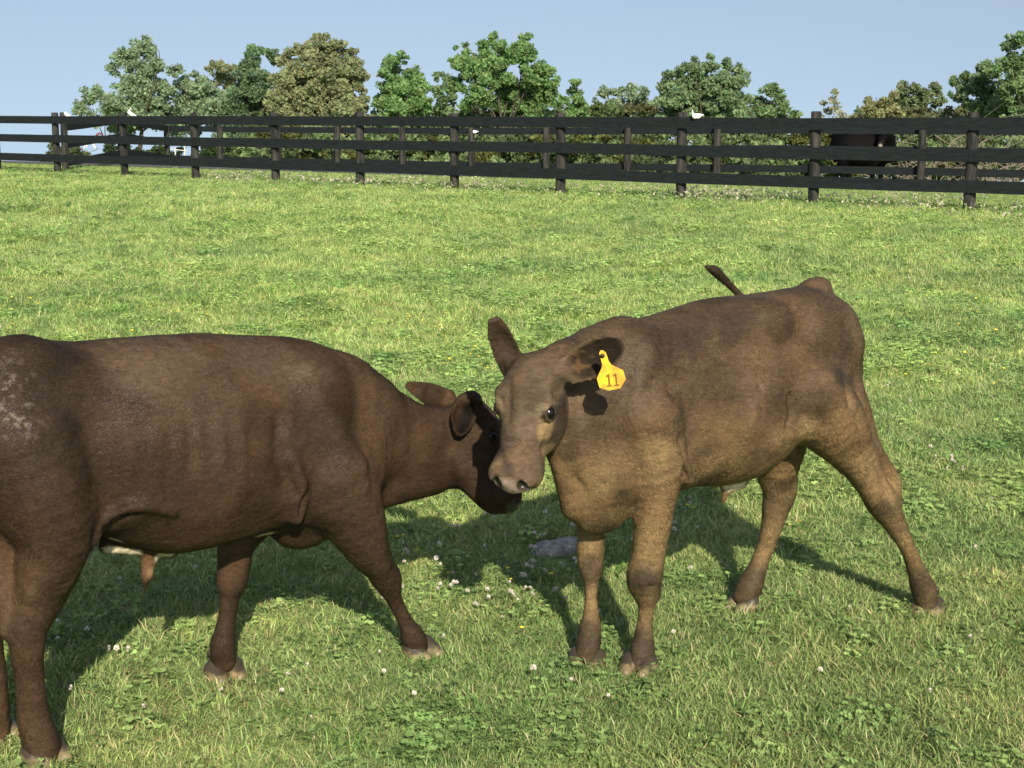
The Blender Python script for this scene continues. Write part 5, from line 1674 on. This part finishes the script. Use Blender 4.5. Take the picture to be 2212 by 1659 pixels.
def make_grass():
    P_, K, Sc, Ti, rng = scatter_points()
    n = len(P_)
    print('tufts', n)
    me = bpy.data.meshes.new('grass')
    me.vertices.add(n); me.vertices.foreach_set('co', P_.astype(np.float32).ravel())
    rot = np.stack([rng.normal(0, .12, n), rng.normal(0, .12, n), rng.uniform(0, 6.283, n)], 1).astype(np.float32)
    a = me.attributes.new('rot', 'FLOAT_VECTOR', 'POINT'); a.data.foreach_set('vector', rot.ravel())
    a = me.attributes.new('scl', 'FLOAT', 'POINT'); a.data.foreach_set('value', Sc.astype(np.float32))
    a = me.attributes.new('kind', 'INT', 'POINT'); a.data.foreach_set('value', K.astype(np.int32))
    c = np.ones((n, 4), np.float32); c[:, :3] = Ti
    a = me.attributes.new('tint', 'FLOAT_COLOR', 'POINT'); a.data.foreach_set('color', c.ravel())
    o = link('grass', me)
    tag(o, 'short green pasture grass and clover leaves covering the paddock', 'grass', kind='stuff')
    ng = bpy.data.node_groups.new('grass_nodes', 'GeometryNodeTree')
    ng.interface.new_socket('Geometry', in_out='INPUT', socket_type='NodeSocketGeometry')
    ng.interface.new_socket('Geometry', in_out='OUTPUT', socket_type='NodeSocketGeometry')
    N = ng.nodes; LK = ng.links.new
    gi = N.new('NodeGroupInput'); go = N.new('NodeGroupOutput')
    ci = N.new('GeometryNodeCollectionInfo'); ci.inputs['Collection'].default_value = KIT
    ci.inputs['Separate Children'].default_value = True; ci.inputs['Reset Children'].default_value = True
    ip = N.new('GeometryNodeInstanceOnPoints'); ip.inputs['Pick Instance'].default_value = True
    def na(nm, ty):
        q = N.new('GeometryNodeInputNamedAttribute'); q.data_type = ty; q.inputs[0].default_value = nm
        return [s_ for s_ in q.outputs if s_.enabled][0]
    e2r = N.new('FunctionNodeEulerToRotation')
    LK(na('rot', 'FLOAT_VECTOR'), e2r.inputs[0])
    LK(gi.outputs[0], ip.inputs['Points']); LK(ci.outputs[0], ip.inputs['Instance'])
    LK(na('kind', 'INT'), ip.inputs['Instance Index']); LK(e2r.outputs[0], ip.inputs['Rotation'])
    LK(na('scl', 'FLOAT'), ip.inputs['Scale'])
    LK(ip.outputs[0], go.inputs[0])
    md = o.modifiers.new('grass', 'NODES'); md.node_group = ng
make_grass()

# ------------------------------------------------------------------ flowers
def flower_mesh(name, kind, rng):
    """small flower on its stalk: white clover ball, or yellow cup"""
    V = []; Q = []; mi = []
    h_ = rng.uniform(.045, .075)
    top = np.array([rng.gauss(0, .008), rng.gauss(0, .008), h_])
    a, b = limb_tubes([(np.array([0, 0, 0.]), top * .5 + [.002, 0, 0], .0010, .0009), (top * .5 + [.002, 0, 0], top, .0009, .0008)], 4)
    V += list(a); Q += [list(q) for q in b]; mi += [0] * len(b)
    if kind == 'clover':
        for j in range(34):
            z = 1 - 1.5 * (j + .5) / 34; t = j * 2.399
            r = math.sqrt(max(0, 1 - z * z))
            d = np.array([r * math.cos(t), r * math.sin(t), z]); d /= np.linalg.norm(d)
            R_ = .0075 * rng.uniform(.85, 1.15)
            s_ = np.cross(d, [.3, .5, .8]); s_ /= np.linalg.norm(s_)
            c = top; o = len(V); w_ = .0022
            V += [c + d * R_ * .25 - s_ * w_ * .5, c + d * R_ * .25 + s_ * w_ * .5, c + d * R_ + s_ * w_ * .6 + [0, 0, .001], c + d * R_ - s_ * w_ * .6 + [0, 0, .001]]
            Q.append([o, o + 1, o + 2, o + 3]); mi.append(1)
    else:
        for j in range(5):
            t = j * 1.2566
            d = np.array([math.cos(t), math.sin(t), .55]); s_ = np.array([-math.sin(t), math.cos(t), 0])
            o = len(V); R_ = .0075
            V += [top, top + d * R_ * .6 - s_ * .0038, top + d * R_, top + d * R_ * .6 + s_ * .0038]
            Q.append([o, o + 1, o + 2, o + 3]); mi.append(1)
    me = mesh_np(name, np.array(V), np.array(Q), smooth=False)
    return me, mi

def make_flowers():
    rng = random.Random(5)
    STALK = simple('flower_stalk', (.08, .14, .04), .7)
    WHT = simple('clover_petals', (.68, .62, .56), .8)
    YEL = simple('yellow_petals', (.85, .70, .06), .6)
    protos = {}
    for kind, mat in (('clover', WHT), ('yellow', YEL)):
        protos[kind] = []
        for k in range(4):
            me, mi = flower_mesh('clover_flower' if kind == 'clover' else 'yellow_flower', kind, rng)
            me.materials.append(STALK); me.materials.append(mat)
            me.polygons.foreach_set('material_index', np.array(mi, np.int32))
            protos[kind].append(me)
    def put(kind, x, y, s_):
        nm = 'clover_flower' if kind == 'clover' else 'yellow_flower'
        o = bpy.data.objects.new(nm, rng.choice(protos[kind]))
        COL.objects.link(o)
        o.location = (x, y, float(terrain(np.float64(x), np.float64(y))) - .003)
        o.rotation_euler = (rng.gauss(0, .15), rng.gauss(0, .15), rng.uniform(0, 6.28)); o.scale = (s_,) * 3
        q = F / zc((x, y, 0)); u = CX + x * q
        if y > 10: where = 'far out in the paddock towards the fence'
        elif y > 5.3: where = 'in the grass beyond the calves, ' + ('at the left' if u < 750 else 'in the middle' if u < 1450 else 'at the right')
        elif y > 3.4: where = ('under the belly of the left calf' if u < 700 else 'in the patch between the two calves' if u < 1230 else 'between the legs of the tagged calf' if u < 1950 else 'behind the stretched hind hoof at the right')
        else: where = 'in the nearest grass ' + ('at the lower left' if u < 900 else 'at the lower right')
        if kind == 'clover': tag(o, 'white clover flower ' + where, 'clover flower', 'white clover flowers ' + where)
        else: tag(o, 'tiny yellow flower ' + where, 'yellow flower', 'yellow wildflowers ' + where)
    white = [(1145, 1250), (1140, 1243), (1152, 1256), (985, 1300), (1000, 1310), (1090, 1320), (1100, 1328), (1110, 1318), (1065, 1310), (1130, 1335), (1148, 1300), (1155, 1316), (930, 1222), (938, 1228), (1050, 1205), (1165, 1225), (985, 1180),
             (1060, 1140), (1062, 1150), (1068, 1145), (1485, 1110), (1490, 1108), (1508, 1170), (1450, 1165), (2030, 1010), (2050, 1020), (2060, 1030), (2010, 990), (2015, 1002), (2045, 1040), (2090, 1035), (975, 1290), (1015, 1275), (1035, 1340),
             (1465, 1128), (1180, 1190), (1095, 1120), (245, 1440), (250, 1436), (120, 1400), (1155, 1505), (1450, 1185), (1180, 1270), (955, 1250), (868, 1200), (872, 1230), (880, 1240), (600, 1115), (1880, 960), (1960, 880), (2100, 1230)]
    for u, v in white:
        for _ in range(rng.choice([1, 1, 1, 2])):
            p = PG(u + rng.gauss(0, 5), v + rng.gauss(0, 4)); put('clover', p[0], p[1], rng.uniform(.75, 1.1))
    for _ in range(90):
        v = 500 + 1100 * rng.random() ** 1.3; u = rng.uniform(0, 2212); p = PG(u, v)
        put('clover', p[0], p[1], rng.uniform(.6, .95) * (1 if v > 900 else 1.2))
    for _ in range(26):
        u = rng.gauss(1150, 130); v = rng.gauss(1270, 60); p = PG(u, v); put('clover', p[0], p[1], rng.uniform(.7, 1.2))
    for cu, cv, n, su, sv in ((1090, 1290, 5, 60, 40), (1010, 770, 26, 70, 28), (930, 700, 20, 60, 25), (400, 690, 24, 120, 40), (1970, 750, 26, 130, 60), (1700, 560, 10, 100, 20), (1550, 1180, 14, 100, 40), (2100, 700, 20, 80, 50), (60, 690, 12, 60, 30), (900, 1200, 8, 60, 30)):
        for _ in range(n):
            p = PG(rng.gauss(cu, su), min(1600, max(480, rng.gauss(cv, sv)))); put('yellow', p[0], p[1], rng.uniform(.7, 1.15) * (1.3 if cv < 900 else 1))
make_flowers()

def make_fence_clover():
    """the white blossom that runs along the fence, too many to count"""
    rng = np.random.default_rng(8)
    A = np.array(FP); n = 6500
    t = 11 + rng.random(n) * (len(A) - 14); i = t.astype(int); f = (t - i)[:, None]
    p = A[i] * (1 - f) + A[i + 1] * f
    p = p + np.stack([rng.normal(0, .3, n), rng.normal(.9, 1.3, n)], 1)
    pt = np.stack([p[:, 0], p[:, 1], 0 * p[:, 0]], 1)
    m = VN.fbm(pt + 3, .9, 2) > .47
    p = p[m]; n = len(p)
    c = np.stack([p[:, 0], p[:, 1], terrain(p[:, 0], p[:, 1]) + rng.uniform(.06, .17, n)], 1)
    V, Q, cc = leaves_mesh(c, np.tile([0, -.5, .8], (n, 1)), .048, np.tile([.72, .66, .50], (n, 1)) * rng.uniform(.7, 1.2, (n, 1)), rng)
    o = link('clover_blossom', mesh_np('clover_blossom', V, Q, smooth=False, colors=cc), LEAFM)
    tag(o, 'drift of pale clover blossom along the foot of the nearer fence', 'blossom', kind='stuff')
make_fence_clover()
